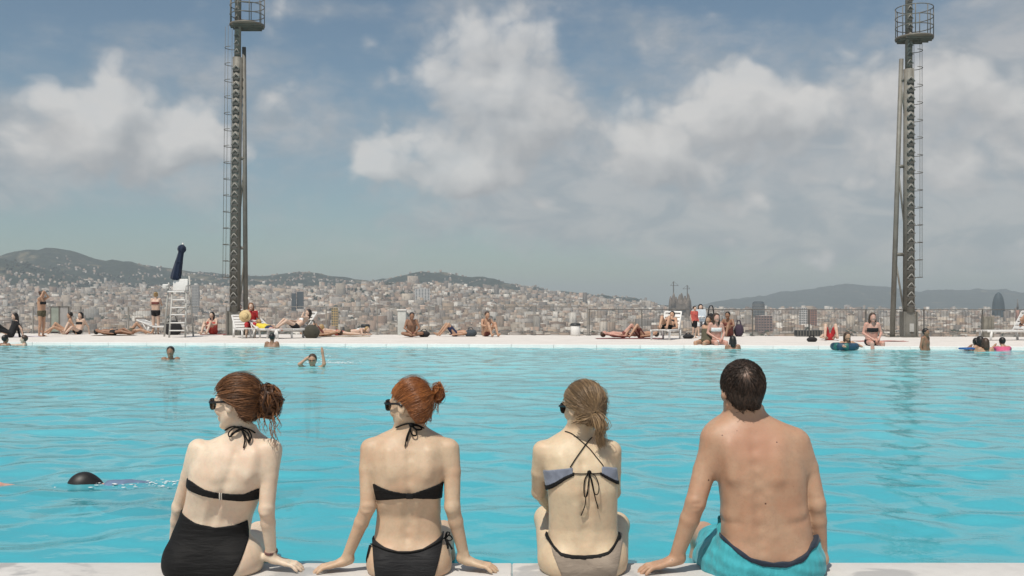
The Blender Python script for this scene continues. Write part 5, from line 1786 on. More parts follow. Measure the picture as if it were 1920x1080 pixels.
# ------------------------------------------------------------------ fence along the back
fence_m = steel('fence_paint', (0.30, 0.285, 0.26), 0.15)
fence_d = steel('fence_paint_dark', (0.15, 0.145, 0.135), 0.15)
fence_x = [-34 + 2.05 * k for k in range(34)]
def fence(xs, h, label, fm, bw):
    root = empty('fence', (xs[0], deck_back(xs[0]), 0), 0, label, 'fence', 'railings along the back of the far deck')
    ox, oy = xs[0], deck_back(xs[0])
    pm = MB().box((0, 0, h / 2), (0.04, 0.04, h)).box((0, 0, 0.01), (0.13, 0.13, 0.02)).mesh('post', fm)
    for x in xs:
        mesh_obj('post', pm, root, (x - ox, deck_back(x) - oy, 0))
    a = (0, 0); b_ = (xs[-1] - ox, deck_back(xs[-1]) - oy)
    MB().tube([(a[0], a[1], h - 0.02), (b_[0], b_[1], h - 0.02)], 0.017, 6).build('top_rail', fm, root)
    MB().tube([(a[0], a[1], 0.12), (b_[0], b_[1], 0.12)], 0.011, 6).build('bottom_rail', fm, root)
    m = MB()
    n = int((xs[-1] - xs[0]) / 0.11)
    for k in range(1, n):
        t_ = k / n
        m.box((b_[0] * t_, b_[1] * t_, h / 2 + 0.04), (bw, bw, h - 0.2))
    tag(m.build('baluster', fm, root), kind='stuff')
    return root
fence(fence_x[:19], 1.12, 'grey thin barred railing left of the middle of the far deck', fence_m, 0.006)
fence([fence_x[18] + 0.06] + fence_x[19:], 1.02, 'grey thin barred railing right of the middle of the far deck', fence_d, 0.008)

# grey screens and cabinets by the fence
panel_m = simple('grey_green_panel', (0.27, 0.30, 0.26), 0.8, 0.12, 3)
panel_g = simple('grey_panel', (0.33, 0.32, 0.31), 0.8, 0.12, 3)
def on_deck(px, py): return onz(px, py, 0.0)
def back_of(px, d=0.25):
    """deck point in the column of pixel px, d in front of the fence"""
    k = (px - 960) / F
    Y = (41.0 - 21.0 * 4.6 / 39.0 - d) / (1 + k * 4.6 / 39.0)
    return (k * Y, Y, 0.0)
x, y, _ = back_of(111)
root = empty('screen_panel', (x, y, 0), 0, 'grey green screen in a dark frame at the back of the deck', 'screen')
MB().box((-0.17, 0, 0.58), (0.30, 0.03, 0.98)).build('panel', panel_m, root)
MB().box((0.20, 0, 0.58), (0.32, 0.03, 0.98)).build('panel', panel_g, root)
MB().box((0.01, 0, 0.56), (0.055, 0.06, 1.12)).box((0, 0, 1.10), (0.80, 0.06, 0.04)).box((0.38, 0, 0.55), (0.035, 0.05, 1.08)).box((-0.335, 0, 0.55), (0.03, 0.05, 1.08)).build('frame', galv_d, root)
x, y, _ = back_of(1852)
root = empty('utility_cabinet', (x, y, 0), 0, 'weathered grey brown cabinet by the railing left of the white lounger', 'cabinet')
MB().rbox((0, 0, 0.38), (0.36, 0.25, 0.76), 0.012).build('body', simple('cabinet_paint', (0.21, 0.195, 0.165), 0.8, 0.25, 4), root)
MB().box((-0.20, -0.02, 0.40), (0.05, 0.05, 0.80)).build('post', galv_d, root)
MB().box((-0.04, -0.13, 0.40), (0.02, 0.012, 0.6)).box((0.08, -0.13, 0.40), (0.02, 0.012, 0.6)).build('door_rib', galv_d, root)
x, y, _ = back_of(754)
root = empty('pillar', (x, y, 0), 0, 'pale square pillar behind the cross legged man', 'pillar')
MB().rbox((0, 0, 0.48), (0.32, 0.28, 0.96), 0.012).build('shaft', simple('pale_pillar', (0.52, 0.53, 0.50), 0.85, 0.12, 3), root)
MB().rbox((0, 0, 0.98), (0.38, 0.34, 0.05), 0.01).build('cap', white_w, root)
x, y, _ = back_of(448, 0.9)
root = empty('equipment_box', (x - 0.22, y - 0.1, 0), 0, 'pale grey equipment box at the foot of the left light tower', 'box')
MB().rbox((0, 0, 0.33), (0.26, 0.2, 0.66), 0.012).build('body', panel_g, root)
MB().rbox((0, 0, 0.68), (0.30, 0.24, 0.03), 0.008).build('lid', galv_l, root)

x, y, _ = back_of(1311, 0.25)
root = empty('notice_board', (x, y, 0), 0, 'pale blue white board on two posts behind the crowd on the right', 'sign')
MB().rbox((0, 0, 0.78), (0.50, 0.03, 0.46), 0.008).build('board', simple('pale_blue_board', (0.60, 0.67, 0.73), 0.7, 0.06, 3), root)
for q in (-0.22, 0.22): MB().box((q, 0.03, 0.5), (0.03, 0.03, 1.0)).build('post', galv_l, root)

def bin_(px, py, h, w, bodym, lidm, label):
    x, y, _ = on_deck(px, py)
    y = min(y, deck_back(x) - 0.35)
    x = (px - 960) / F * y
    root = empty('litter_bin', (x, y, 0), 0, label, 'bin')
    MB().lathe([(w * 0.42, 0), (w * 0.5, h * 0.08), (w * 0.5, h * 0.8), (w * 0.47, h * 0.82)], n=14).build('body', bodym, root)
    MB().lathe([(w * 0.53, h * 0.80), (w * 0.54, h * 0.90), (w * 0.44, h), (w * 0.1, h * 1.02)], n=14).build('lid', lidm, root)
    return root
dark_plastic = simple('dark_plastic', (0.035, 0.038, 0.04), 0.5, 0.15, 5)
bin_(685, 625, 0.42, 0.34, simple('slate_plastic', (0.10, 0.115, 0.125), 0.6, 0.1, 5), dark_plastic, 'dark slate bin by the railing right of the sunbathers')
bin_(1079, 629, 0.48, 0.37, white_w, dark_plastic, 'white bin with a black lid standing alone near the middle')
x, y, _ = on_deck(1101, 628)
root = empty('planter', (x, y, 0), 0, 'low pale block on the deck right of the white bin', 'planter')
MB().rbox((0, 0, 0.11), (0.30, 0.3, 0.22), 0.015).build('body', simple('pale_block', (0.55, 0.50, 0.45), 0.9, 0.15, 4), root)

# ------------------------------------------------------------------ lifeguard chair and umbrella
white_p = simple('white_plastic', (0.66, 0.65, 0.63), 0.45, 0.06, 4)
x, y, _ = on_deck(332, 632)
LG = Vector((x, y, 0))
root = empty('lifeguard_chair', (x, y, 0), 0, 'tall white lifeguard chair with steps under a closed navy umbrella', 'chair')
for (ax_, ay_, bx_, by_, zt_) in ((-0.10, -0.55, -0.16, -0.05, 1.62), (0.48, -0.55, 0.36, -0.05, 1.62), (-0.66, 0.55, -0.42, 0.35, 2.0), (0.42, 0.55, 0.33, 0.35, 2.25)):
    MB().tube([(ax_, ay_, 0), (bx_, by_, zt_)], 0.034, 8).build('leg', galv_l, root)
for k, z_ in enumerate((0.25, 0.53, 0.82, 1.08, 1.36)):
    MB().rbox((0.19 - 0.012 * k, -0.52 + 0.09 * k, z_), (0.54 - 0.02 * k, 0.18, 0.040), 0.012).build('step', white_p, root)
MB().rbox((0.0, 0.12, 1.66), (0.62, 0.52, 0.05), 0.015).build('seat', white_p, root)
bk = Matrix.Rotation(R(-10), 3, 'X')
MB().rbox((0.0, 0.36, 1.92), (0.54, 0.04, 0.44), 0.02, M=bk).build('backrest', white_p, root)
for q in (-0.36, 0.36):
    MB().tube([(q, -0.10, 1.66), (q, -0.12, 1.86), (q, 0.34, 1.90)], 0.022, 8).build('armrest', galv_l, root)
MB().tube([(-0.64, 0.5, 0.5), (0.42, 0.5, 0.5)], 0.02, 6).tube([(-0.56, 0.42, 1.2), (0.38, 0.42, 1.2)], 0.02, 6).tube([(-0.62, 0.5, 0.5), (0.38, 0.42, 1.2)], 0.016, 6).build('brace', galv_l, root)
MB().rbox((-0.52, 0.3, 1.86), (0.22, 0.12, 0.16), 0.03).build('float_holder', white_p, root)
ub = Vector((LG.x - 0.30, LG.y + 0.45, 1.75)); ut = Vector(at(343, 457, y + 0.45))
root = empty('umbrella', tuple(ub), 0, 'closed navy umbrella leaning over the lifeguard chair', 'umbrella')
D_ = ut - ub; Ld = D_.length; dn = D_.normalized()
rot_ = dn.to_track_quat('Z', 'Y').to_matrix()
MB().tube([(0, 0, -0.0), tuple(dn * (Ld - 0.02))], 0.020, 8).build('pole', galv_l, root)
navy = cloth_mat('navy_canvas', (0.010, 0.020, 0.048), 0.8, (8, 8, 0.6), 1.0)
prof = [(0.06, 0.26), (0.165, 0.30), (0.170, 0.36), (0.155, 0.52), (0.125, 0.80), (0.100, 1.02), (0.095, 1.08), (0.135, 1.13), (0.150, 1.18), (0.125, 1.25), (0.05, 1.30)]
k_ = (Ld - 0.04) / 1.30
vs = []; fs = []
n_ = 24
for i, (r_, z_) in enumerate(prof):
    for j in range(n_):
        a = 2 * math.pi * j / n_
        rr_ = r_ * (1 + 0.16 * math.cos(a * 6 + z_ * 3))
        vs.append(tuple(rot_ @ Vector((rr_ * math.cos(a), rr_ * math.sin(a), z_ * k_))))
for i in range(len(prof) - 1):
    for j in range(n_):
        j2 = (j + 1) % n_
        fs.append((i * n_ + j, i * n_ + j2, (i + 1) * n_ + j2, (i + 1) * n_ + j))
m = MB(); m._add(vs, fs, True); m.build('canopy', navy, root)
MB().tube([tuple(dn * (Ld - 0.06)), tuple(dn * (Ld + 0.03))], [0.045, 0.03], 8).build('tip', white_p, root)
m = MB()
for k in range(17):
    a = 2 * math.pi * k / 16
    m.v.append(tuple(rot_ @ Vector((0.128 * math.cos(a), 0.128 * math.sin(a), 0.80 * k_))))
pts = [m.v[k] for k in range(17)]
MB().tube(pts, 0.018, 6, cap=False).build('tie_strap', navy, root)

# ------------------------------------------------------------------ loungers
def make_lounger(name='sun_lounger', back=40):
    root = empty(name)
    for q in (-1, 1):
        MB().rbox((q * 0.30, -0.35, 0.31), (0.06, 1.30, 0.07), 0.018).build('side_rail', white_p, root)
        for yy in (-0.85, 0.45):
            MB().tube([(q * 0.30, yy, 0.31), (q * 0.31, yy + (0.06 if yy > 0 else -0.04), 0)], [0.045, 0.035], 8).build('leg', white_p, root)
    for k in range(9):
        MB().rbox((0, -0.93 + 0.145 * k, 0.335), (0.56, 0.11, 0.024), 0.008).build('slat', white_p, root)
    Mb = Matrix.Rotation(R(back), 3, 'X')
    o = Vector((0, 0.32, 0.33))
    bk = MB()
    for q in (-1, 1):
        bk.rbox(tuple(o + Mb @ Vector((q * 0.29, 0.36, 0))), (0.05, 0.72, 0.05), 0.014, M=Mb)
    bk.rbox(tuple(o + Mb @ Vector((0, 0.70, 0))), (0.60, 0.07, 0.05), 0.014, M=Mb)
    b_ = bk.build('backrest', white_p, root)
    for k in range(4):
        MB().rbox(tuple(o + Mb @ Vector((0, 0.10 + 0.15 * k, 0.008))), (0.54, 0.11, 0.022), 0.007, M=Mb).build('back_slat', white_p, b_)
    MB().tube([(0.29, 0.45, 0.02), tuple(o + Mb @ Vector((0.29, 0.45, 0)))], 0.022, 6).tube([(-0.29, 0.45, 0.02), tuple(o + Mb @ Vector((-0.29, 0.45, 0)))], 0.022, 6).build('back_prop', white_p, root)
    return root
LS = [(460, 633, 28, 40, 'white plastic lounger under the girl in red', 'A'), (505, 634, 50, 30, 'white plastic lounger under the person in yellow', 'B'), (552, 634, -52, 55, 'white plastic lounger with raised back beside the big dark bag', 'C'),
      (1252, 636, -25, 58, 'white plastic lounger holding the sunbather with raised knees, right of the middle', 'D'), (1893, 638, -82, 62, 'white plastic lounger with its back up at the far right edge', 'E'), (306, 627, 80, 20, 'low white lounger behind the standing woman by the lifeguard chair', 'F')]
lounger_at = {}
protos_l = {}
for px_, py_, rz_, bk_, lab_, key in LS:
    if bk_ in protos_l: o = copy_tree(protos_l[bk_])
    else: o = protos_l[bk_] = make_lounger(back=bk_)
    x, y, _ = on_deck(px_, py_)
    o.location = (x, y, 0); o.rotation_euler = (0, 0, R(rz_))
    tag(o, lab_, 'lounger', 'white loungers on the far deck')
    lounger_at[key] = (x, y, R(rz_))

# ------------------------------------------------------------------ bags, towels, floats
def bag(px, py, w, h, d, mat, label, seed, cat='bag', rz=0.0, name='beach_bag'):
    x, y, _ = on_deck(px, py)
    root = empty(name, (x, y, 0), rz, label, cat)
    rr = np.random.default_rng(seed)
    B_ = Field((-w * 0.8, -d * 0.8, -0.04), (w * 0.8, d * 0.8, h * 1.4), max(0.012, w / 40))
    B_.add(ell((0, 0, h * 0.42), (w * 0.48, d * 0.48, h * 0.50)), 0.02)
    for k in range(4):
        B_.add(ell((rr.uniform(-.3, .3) * w, rr.uniform(-.2, .2) * d, h * rr.uniform(.3, .62)), (w * rr.uniform(.16, .3), d * 0.34, h * rr.uniform(.22, .38))), 0.05)
    B_.f = np.maximum(B_.f, (0.003 - B_.ax[2])[None, None, :].astype(np.float32))
    B_.build('body', mat, root, relax=1)
    m = MB()
    for q in (-1, 1):
        m.tube([tuple(p) for p in spline([(-w * 0.22, q * d * 0.16, h * 0.78), (-w * 0.12, q * d * 0.2, h * 1.16), (w * 0.12, q * d * 0.2, h * 1.18), (w * 0.24, q * d * 0.16, h * 0.78)], 12)], 0.012, 6)
    m.build('handle', mat, root)
    return root
bag_black = cloth_mat('bag_black', (0.016, 0.016, 0.018), 0.8)
bag_olive = cloth_mat('bag_olive', (0.060, 0.055, 0.042), 0.85)
bag_slate = cloth_mat('bag_slate', (0.050, 0.065, 0.080), 0.8)
bag_purple = cloth_mat('bag_purple', (0.045, 0.030, 0.050), 0.8)
bag(104, 624, 0.46, 0.26, 0.3, bag_purple, 'dark purple bag on the deck left of the sitting pair', 1)
bag(584, 634, 0.62, 0.52, 0.4, bag_olive, 'big dark olive bag beside the reclining woman', 2)
bag(795, 632, 0.42, 0.24, 0.3, bag_black, 'black bag beside the cross legged man', 3)
bag(882, 631, 0.46, 0.28, 0.3, bag_slate, 'slate blue bag left of the man with hugged knees', 4)
bag(1522, 641, 0.34, 0.17, 0.22, bag_black, 'small black bag lying alone near the edge on the right', 5)
bag(1333, 632, 0.5, 0.95, 0.3, bag_black, 'tall black rucksack among the crowd on the right', 6)
bag(1290, 635, 0.40, 0.16, 0.3, bag_black, 'flat black bag left of the crowd by the lounger', 7)
bag(324, 628, 0.75, 0.62, 0.3, bag_black, 'black heap of clothes behind the lifeguard steps', 8, 'clothes', name='clothes_heap')
bag(1385, 631, 0.36, 0.5, 0.3, bag_purple, 'dark rounded bag right of the crowd', 9)
def towel(px, py, w, d, mat, label, rz=0.0):
    x, y, _ = on_deck(px, py)
    n1, n2 = 14, 10
    v = []
    for i in range(n1 + 1):
        for j in range(n2 + 1):
            a, b_ = i / n1 - 0.5, j / n2 - 0.5
            v.append((a * w * (1 + 0.03 * math.sin(j * 2.1)), b_ * d * (1 + 0.04 * math.sin(i * 1.7)), 0.012 + 0.010 * math.sin(a * 14 + b_ * 9) * math.sin(b_ * 17)))
    m = MB()
    top = v; bot = [(p[0], p[1], 0.003) for p in v]
    W_ = n2 + 1
    fs = [(i * W_ + j, (i + 1) * W_ + j, (i + 1) * W_ + j + 1, i * W_ + j + 1) for i in range(n1) for j in range(n2)]
    m._add(top, fs, True)
    m._add(bot, [f[::-1] for f in fs], True)
    o = m.build('towel', mat)
    o.location = (x, y, 0); o.rotation_euler = (0, 0, rz)
    return tag(o, label, 'towel')
towel(420, 627, 1.7, 0.9, cloth_mat('red_towel', (0.30, 0.055, 0.045), 0.95), 'faded red towel under the dark haired girl left of the left tower', 0.1)
towel(640, 631, 2.1, 0.9, cloth_mat('sand_towel', (0.48, 0.40, 0.30), 0.95), 'sand coloured towel under the two lying sunbathers', 0.05)
towel(1180, 635, 2.3, 0.8, cloth_mat('maroon_towel', (0.16, 0.030, 0.030), 0.95), 'dark maroon towel under the sunbathers left of the right hand lounger', 0.0)
towel(215, 629, 1.5, 0.8, cloth_mat('brown_towel', (0.18, 0.13, 0.09), 0.95), 'brown towel under the lying sunbather between the screen and the lifeguard chair', 0.0)
towel(1650, 640, 1.6, 0.7, cloth_mat('rose_towel', (0.42, 0.16, 0.13), 0.95), 'rose towel on the deck behind the woman at the edge', 0.0)
towel(45, 631, 1.5, 0.8, cloth_mat('lilac_towel', (0.55, 0.50, 0.55), 0.95), 'pale lilac towel beside the sitter at the far left', 0.0)
# black striped crate-like bench (low dark ventilation grille)
x, y, _ = back_of(1515, 0.3)
root = empty('grille_box', (x, y, 0), 0, 'low black ventilation grille box by the railing behind the small black bag', 'vent')
MB().rbox((0, 0, 0.13), (0.95, 0.3, 0.22), 0.02).build('body', dark_plastic, root)
for k in range(9):
    MB().box((-0.42 + 0.105 * k, -0.155, 0.13), (0.03, 0.02, 0.2)).build('slat', galv_d, root)

# ring float and board in the water
fx = -0.0
xk = (1584 - 960) / F
yk = (PF0 + 15.2 * PFS) / (1 - xk * PFS) - 0.75
root = empty('swim_ring', (xk * yk, yk, ZW + 0.06), 0, 'dark blue and green inflatable ring round the bather by the far edge', 'swim ring')
MB().ring((0, 0, 0.05), 0.285, 0.10, 28, 12).build('tube', simple('ring_vinyl', (0.020, 0.055, 0.095), 0.35, 0.5, 3), root)
m = MB()
for a in (150, 200, 250):
    m.ring((0, 0, 0.05), 0.285, 0.104, 5, 12, R(a), R(a + 18))
m.build('stripe', simple('ring_green', (0.03, 0.14, 0.12), 0.35, 0.2, 3), root)
xk = (1817 - 960) / F
yk = (PF0 + 15.2 * PFS) / (1 - xk * PFS) - 0.7
root = empty('kickboard', (xk * yk, yk, ZW + 0.03), R(20), 'blue foam kickboard beside the three dark heads at the far right', 'kickboard')
MB().rbox((0, 0, 0.035), (0.48, 0.30, 0.05), 0.024).build('board', simple('blue_foam', (0.03, 0.11, 0.32), 0.6, 0.1, 4), root)
# ================================================================== people across the pool and in it
SK = {'pale': skin_mat('bather_skin_pale', (0.56, 0.42, 0.33), 0.5), 'mid': skin_mat('bather_skin_tan', (0.44, 0.28, 0.19), 0.5),
      'brown': skin_mat('bather_skin_brown', (0.27, 0.155, 0.10), 0.4), 'rosy': skin_mat('bather_skin_rosy', (0.54, 0.33, 0.27), 0.7)}
HA = {'black': simple('bather_hair_black', (0.012, 0.010, 0.009), 0.5, 0.3, 40), 'brown': simple('bather_hair_brown', (0.055, 0.030, 0.018), 0.5, 0.3, 40),
      'blond': simple('bather_hair_blond', (0.36, 0.24, 0.11), 0.5, 0.25, 40), 'ginger': simple('bather_hair_ginger', (0.20, 0.085, 0.035), 0.5, 0.25, 40)}
CL = {}
def cl(name, col):
    if name not in CL: CL[name] = simple('cloth_' + name, col, 0.85, 0.15, 15)
    return CL[name]
cl('black', (0.012, 0.012, 0.014)); cl('red', (0.42, 0.025, 0.03)); cl('yellow', (0.70, 0.55, 0.06)); cl('white', (0.72, 0.72, 0.72)); cl('navy', (0.02, 0.03, 0.08))
cl('coral', (0.50, 0.10, 0.08)); cl('pink', (0.55, 0.10, 0.20)); cl('brownred', (0.16, 0.05, 0.04)); cl('teal', (0.03, 0.16, 0.18)); cl('olive', (0.09, 0.08, 0.05)); cl('blue', (0.06, 0.12, 0.30))

def pose(kind, **kw):
    J = dict(pelvis=(0, 0, .93), chest=(0, .01, 1.27), neck=(0, 0, 1.47), head=(0, -.02, 1.60), look=(0, -1, 0),
             eL=(-.24, .03, 1.14), hL=(-.22, -.08, .90), eR=(.24, .03, 1.14), hR=(.22, -.08, .90),
             kL=(-.10, -.02, .49), aL=(-.10, .03, .08), kR=(.10, -.02, .49), aR=(.10, .03, .08))
    if kind == 'sit_knees':
        J.update(pelvis=(0, 0, .11), chest=(0, -.02, .44), neck=(0, -.06, .62), head=(0, -.10, .76), kL=(-.13, -.42, .46), aL=(-.12, -.66, .07), kR=(.13, -.42, .46), aR=(.12, -.66, .07),
                 eL=(-.25, -.18, .40), hL=(-.08, -.46, .36), eR=(.25, -.18, .40), hR=(.08, -.46, .36))
    if kind == 'sit_back':
        J.update(pelvis=(0, 0, .11), chest=(0, .14, .42), neck=(0, .16, .62), head=(0, .13, .77), kL=(-.12, -.38, .44), aL=(-.12, -.62, .07), kR=(.12, -.44, .30), aR=(.14, -.80, .07),
                 eL=(-.24, .30, .30), hL=(-.24, .36, .04), eR=(.24, .30, .30), hR=(.24, .36, .04))
    if kind == 'cross':
        J.update(pelvis=(0, 0, .11), chest=(0, -.06, .44), neck=(0, -.10, .62), head=(0, -.17, .75), kL=(-.34, -.26, .14), aL=(.06, -.40, .07), kR=(.34, -.26, .14), aR=(-.06, -.36, .08),
                 eL=(-.26, -.16, .32), hL=(-.10, -.36, .18), eR=(.26, -.16, .32), hR=(.10, -.36, .18))
    if kind == 'lie_back':
        J.update(pelvis=(0, 0, .11), chest=(0, .34, .14), neck=(0, .54, .15), head=(0, .68, .15), look=(0, -.2, 1), kL=(-.12, -.28, .46), aL=(-.12, -.60, .08), kR=(.12, -.24, .46), aR=(.12, -.56, .08),
                 eL=(-.27, .20, .10), hL=(-.22, -.06, .08), eR=(.27, .20, .10), hR=(.22, -.06, .08))
    if kind == 'lie_front':
        J.update(pelvis=(0, 0, .13), chest=(0, .34, .16), neck=(0, .52, .24), head=(0, .64, .32), look=(0, 1, .1), kL=(-.10, -.42, .09), aL=(-.11, -.84, .08), kR=(.10, -.42, .09), aR=(.12, -.84, .08),
                 eL=(-.26, .52, .05), hL=(-.14, .74, .05), eR=(.26, .52, .05), hR=(.14, .74, .05))
    if kind == 'recline':
        J.update(pelvis=(0, .05, .46), chest=(0, .32, .64), neck=(0, .47, .80), head=(0, .54, .94), look=(0, -1, .1), kL=(-.12, -.34, .70), aL=(-.12, -.66, .42), kR=(.12, -.36, .66), aR=(.12, -.72, .42),
                 eL=(-.28, .22, .62), hL=(-.16, -.06, .66), eR=(.28, .22, .62), hR=(.16, -.06, .66))
    if kind == 'sit_seat':
        J.update(pelvis=(0, .05, .46), chest=(0, .02, .80), neck=(0, -.02, .98), head=(0, -.06, 1.11), kL=(-.14, -.38, .48), aL=(-.14, -.40, .07), kR=(.14, -.38, .48), aR=(.14, -.36, .07),
                 eL=(-.26, -.04, .66), hL=(-.10, -.22, .72), eR=(.26, -.04, .66), hR=(.10, -.22, .72))
    if kind == 'sit_edge':
        J.update(pelvis=(0, .10, .11), chest=(0, .06, .44), neck=(0, .03, .62), head=(0, -.01, .76), kL=(-.14, -.36, .08), aL=(-.13, -.38, -.34), kR=(.14, -.36, .08), aR=(.13, -.38, -.34),
                 eL=(-.24, .02, .34), hL=(-.09, -.22, .20), eR=(.24, .02, .34), hR=(.09, -.22, .20))
    if kind == 'bend':
        J.update(pelvis=(0, .12, .88), chest=(0, -.16, 1.06), neck=(0, -.34, 1.08), head=(0, -.46, 1.04), look=(0, -.7, -.7), eL=(-.22, -.30, .84), hL=(-.16, -.36, .62), eR=(.22, -.30, .84), hR=(.16, -.36, .62))
    if kind == 'lean':
        J.update(chest=(0, -.04, 1.25), neck=(0, -.10, 1.43), head=(0, -.14, 1.56), eL=(-.26, -.26, 1.34), hL=(-.12, -.42, 1.44), eR=(.26, -.26, 1.34), hR=(.12, -.42, 1.44))
    J.update(kw)
    return {k: np.array(v, float) for k, v in J.items()}

def figure(label, loc, rz, J, skin, wear=(), hair=('black', 'short'), s=1.0, vox=0.021, group='bathers at the far side of the pool', cut=None, slim=1.0):
    root = empty('person', loc, rz, label, 'person', group)
    P = {k: (v * s if k != 'look' else v) for k, v in J.items()}
    pts = np.array([v for k, v in P.items() if k != 'look'])
    B_ = Field(pts.min(0) - 0.24, pts.max(0) + 0.24, vox)
    g = s * slim
    up = P['neck'] - P['pelvis']; up /= np.linalg.norm(up)
    lat = np.array([1.0, 0, 0])
    sh = {-1: P['neck'] - up * 0.05 * s - lat * 0.165 * g, 1: P['neck'] - up * 0.05 * s + lat * 0.165 * g}
    hp = {-1: P['pelvis'] - lat * 0.085 * g, 1: P['pelvis'] + lat * 0.085 * g}
    for q in (-1, 1):
        B_.add(cone(P['pelvis'] + lat * q * 0.055 * g, P['chest'] + lat * q * 0.075 * g, 0.098 * g, 0.100 * g), 0.05)
        B_.add(cone(P['chest'] + lat * q * 0.07 * g, sh[q] - lat * q * 0.03, 0.088 * g, 0.060 * g), 0.05)
    B_.add(cone(P['chest'], P['neck'], 0.10 * g, 0.052 * g), 0.04)
    B_.add(cone(P['neck'] - up * 0.03 * s, P['head'], 0.052 * s, 0.048 * s), 0.02)
    for q, e, h, k, a in ((-1, 'eL', 'hL', 'kL', 'aL'), (1, 'eR', 'hR', 'kR', 'aR')):
        B_.add(cone(sh[q], P[e], 0.050 * g, 0.036 * g), 0.03)
        d = P[h] - P[e]
        B_.add(cone(P[e], P[h], 0.037 * g, 0.027 * g), 0.015)
        dn_ = d / max(np.linalg.norm(d), 1e-6)
        B_.add(cone(P[h], P[h] + dn_ * 0.085 * s, 0.034 * s, 0.024 * s), 0.015)
        B_.add(cone(hp[q], P[k], 0.086 * g, 0.055 * g), 0.03)
        m_ = P[k] * 0.68 + P[a] * 0.32
        B_.add(cone(P[k], m_, 0.055 * g, 0.053 * g), 0.02)
        B_.add(cone(m_, P[a], 0.053 * g, 0.034 * g), 0.02)
        sh_ = P[a] - P[k]; sh_ /= np.linalg.norm(sh_)
        f_ = np.array([0, -1.0, 0]) - sh_ * (np.array([0, -1.0, 0]) @ sh_)
        f_ = f_ / max(np.linalg.norm(f_), 0.2)
        B_.add(cone(P[a] + sh_ * 0.03 * s, P[a] + sh_ * 0.045 * s + f_ * 0.15 * s, 0.034 * s, 0.026 * s), 0.02)
    TB_ = B_.copy()
    look = P['look'] / np.linalg.norm(P['look'])
    up_h = np.array([0, 0, 1.0]) if abs(look[2]) < 0.8 else np.array([0, 1.0, 0.0])
    M, w = head_field(B_, P['head'], look, up_h, s=1.06 * s, fine=False, k=0.012)
    HB = B_
    B_.build('body', skin, root, relax=1)
    for kind, mat in wear:
        G_ = TB_.copy(); G_.f = G_.f - np.float32(0.014)
        x, y, z = G_.coords(tuple(slice(None) for _ in range(3)))
        T = lambda a, b: (x * up[0] + y * up[1] + z * up[2])
        h_ = T(0, 0)
        hp0 = float(P['pelvis'] @ up); hn0 = float(P['neck'] @ up); hc0 = float(P['chest'] @ up)
        if kind == 'bottom': r_ = np.maximum(h_ - (hp0 + 0.06 * s), ell(P['pelvis'] - up * 0.03 * s, (0.22 * g, 0.22 * g, 0.17 * g)).fn(x, y, z))
        elif kind == 'top': r_ = np.maximum(np.abs(h_ - (hc0 - 0.0 * s)) - 0.055 * s, np.abs(x - P['chest'][0]) - 0.155 * g)
        elif kind == 'shirt': r_ = np.maximum(np.maximum(h_ - (hn0 - 0.02 * s), (hp0 - 0.02 * s) - h_), np.abs(x - P['chest'][0]) - 0.24 * g)
        elif kind == 'suit': r_ = np.maximum(h_ - (hc0 + 0.06 * s), ell(P['pelvis'] * 0.5 + P['chest'] * 0.5, np.array((0.24, 0.26, 0.26)) * g * 1.25).fn(x, y, z))
        else:
            c1 = cone(P['pelvis'] + up * 0.06 * s, P['pelvis'] * 0.35 + P['kL'] * 0.65, 0.17 * g, 0.10 * g).fn(x, y, z)
            c2 = cone(P['pelvis'] + up * 0.06 * s, P['pelvis'] * 0.35 + P['kR'] * 0.65, 0.17 * g, 0.10 * g).fn(x, y, z)
            r_ = np.maximum(np.minimum(c1, c2), h_ - (hp0 + 0.08 * s))
        G_.f = np.maximum(G_.f, np.broadcast_to(r_, G_.f.shape).astype(np.float32))
        nm = {'bottom': 'swim_bottoms', 'top': 'bikini_top', 'shirt': 'shirt', 'suit': 'swimsuit', 'shorts': 'swim_shorts'}[kind]
        if (G_.f < 0).any(): G_.build(nm, mat, root, relax=1)
    hk, style = hair
    Hf = Field(P['head'] - 0.30 * s, P['head'] + 0.22 * s, vox * 0.75)
    q_ = 1.06 * s
    Hf.add(ell(w(0, -0.012, 0.026), np.array([0.086, 0.104, 0.098]) * q_, M), 0.01)
    if style in ('long', 'bob'):
        n_ = -0.20 if style == 'long' else -0.12
        Hf.add(cone(w(0, -0.05, -0.02), w(0, -0.075, n_), 0.082 * q_, 0.070 * q_), 0.03)
        for e in (-1, 1): Hf.add(cone(w(e * 0.066, -0.01, -0.02), w(e * 0.075, -0.02, n_ + 0.02), 0.034 * q_, 0.030 * q_), 0.02)
    if style == 'bun': Hf.add(ell(w(0, -0.10, 0.075), np.array([0.045, 0.045, 0.045]) * q_, M), 0.01)
    X_, Y_, Z_ = np.meshgrid(*Hf.ax, indexing='ij')
    loc_ = np.stack([X_ - P['head'][0], Y_ - P['head'][1], Z_ - P['head'][2]], -1) @ M / q_
    lim = np.interp(loc_[..., 2], [-0.2, -0.05, 0.0, 0.05, 0.09, 0.13], [0.0, -0.005, 0.015, 0.05, 0.075, 0.11])
    cutf = loc_[..., 1] - lim
    if style in ('short', 'bun'): cutf = np.maximum(cutf, -0.085 - loc_[..., 2])
    Hf.f = np.maximum(Hf.f, (cutf * q_).astype(np.float32))
    Hf.build('hair', HA[hk], root, relax=1)
    return root, w, M, P

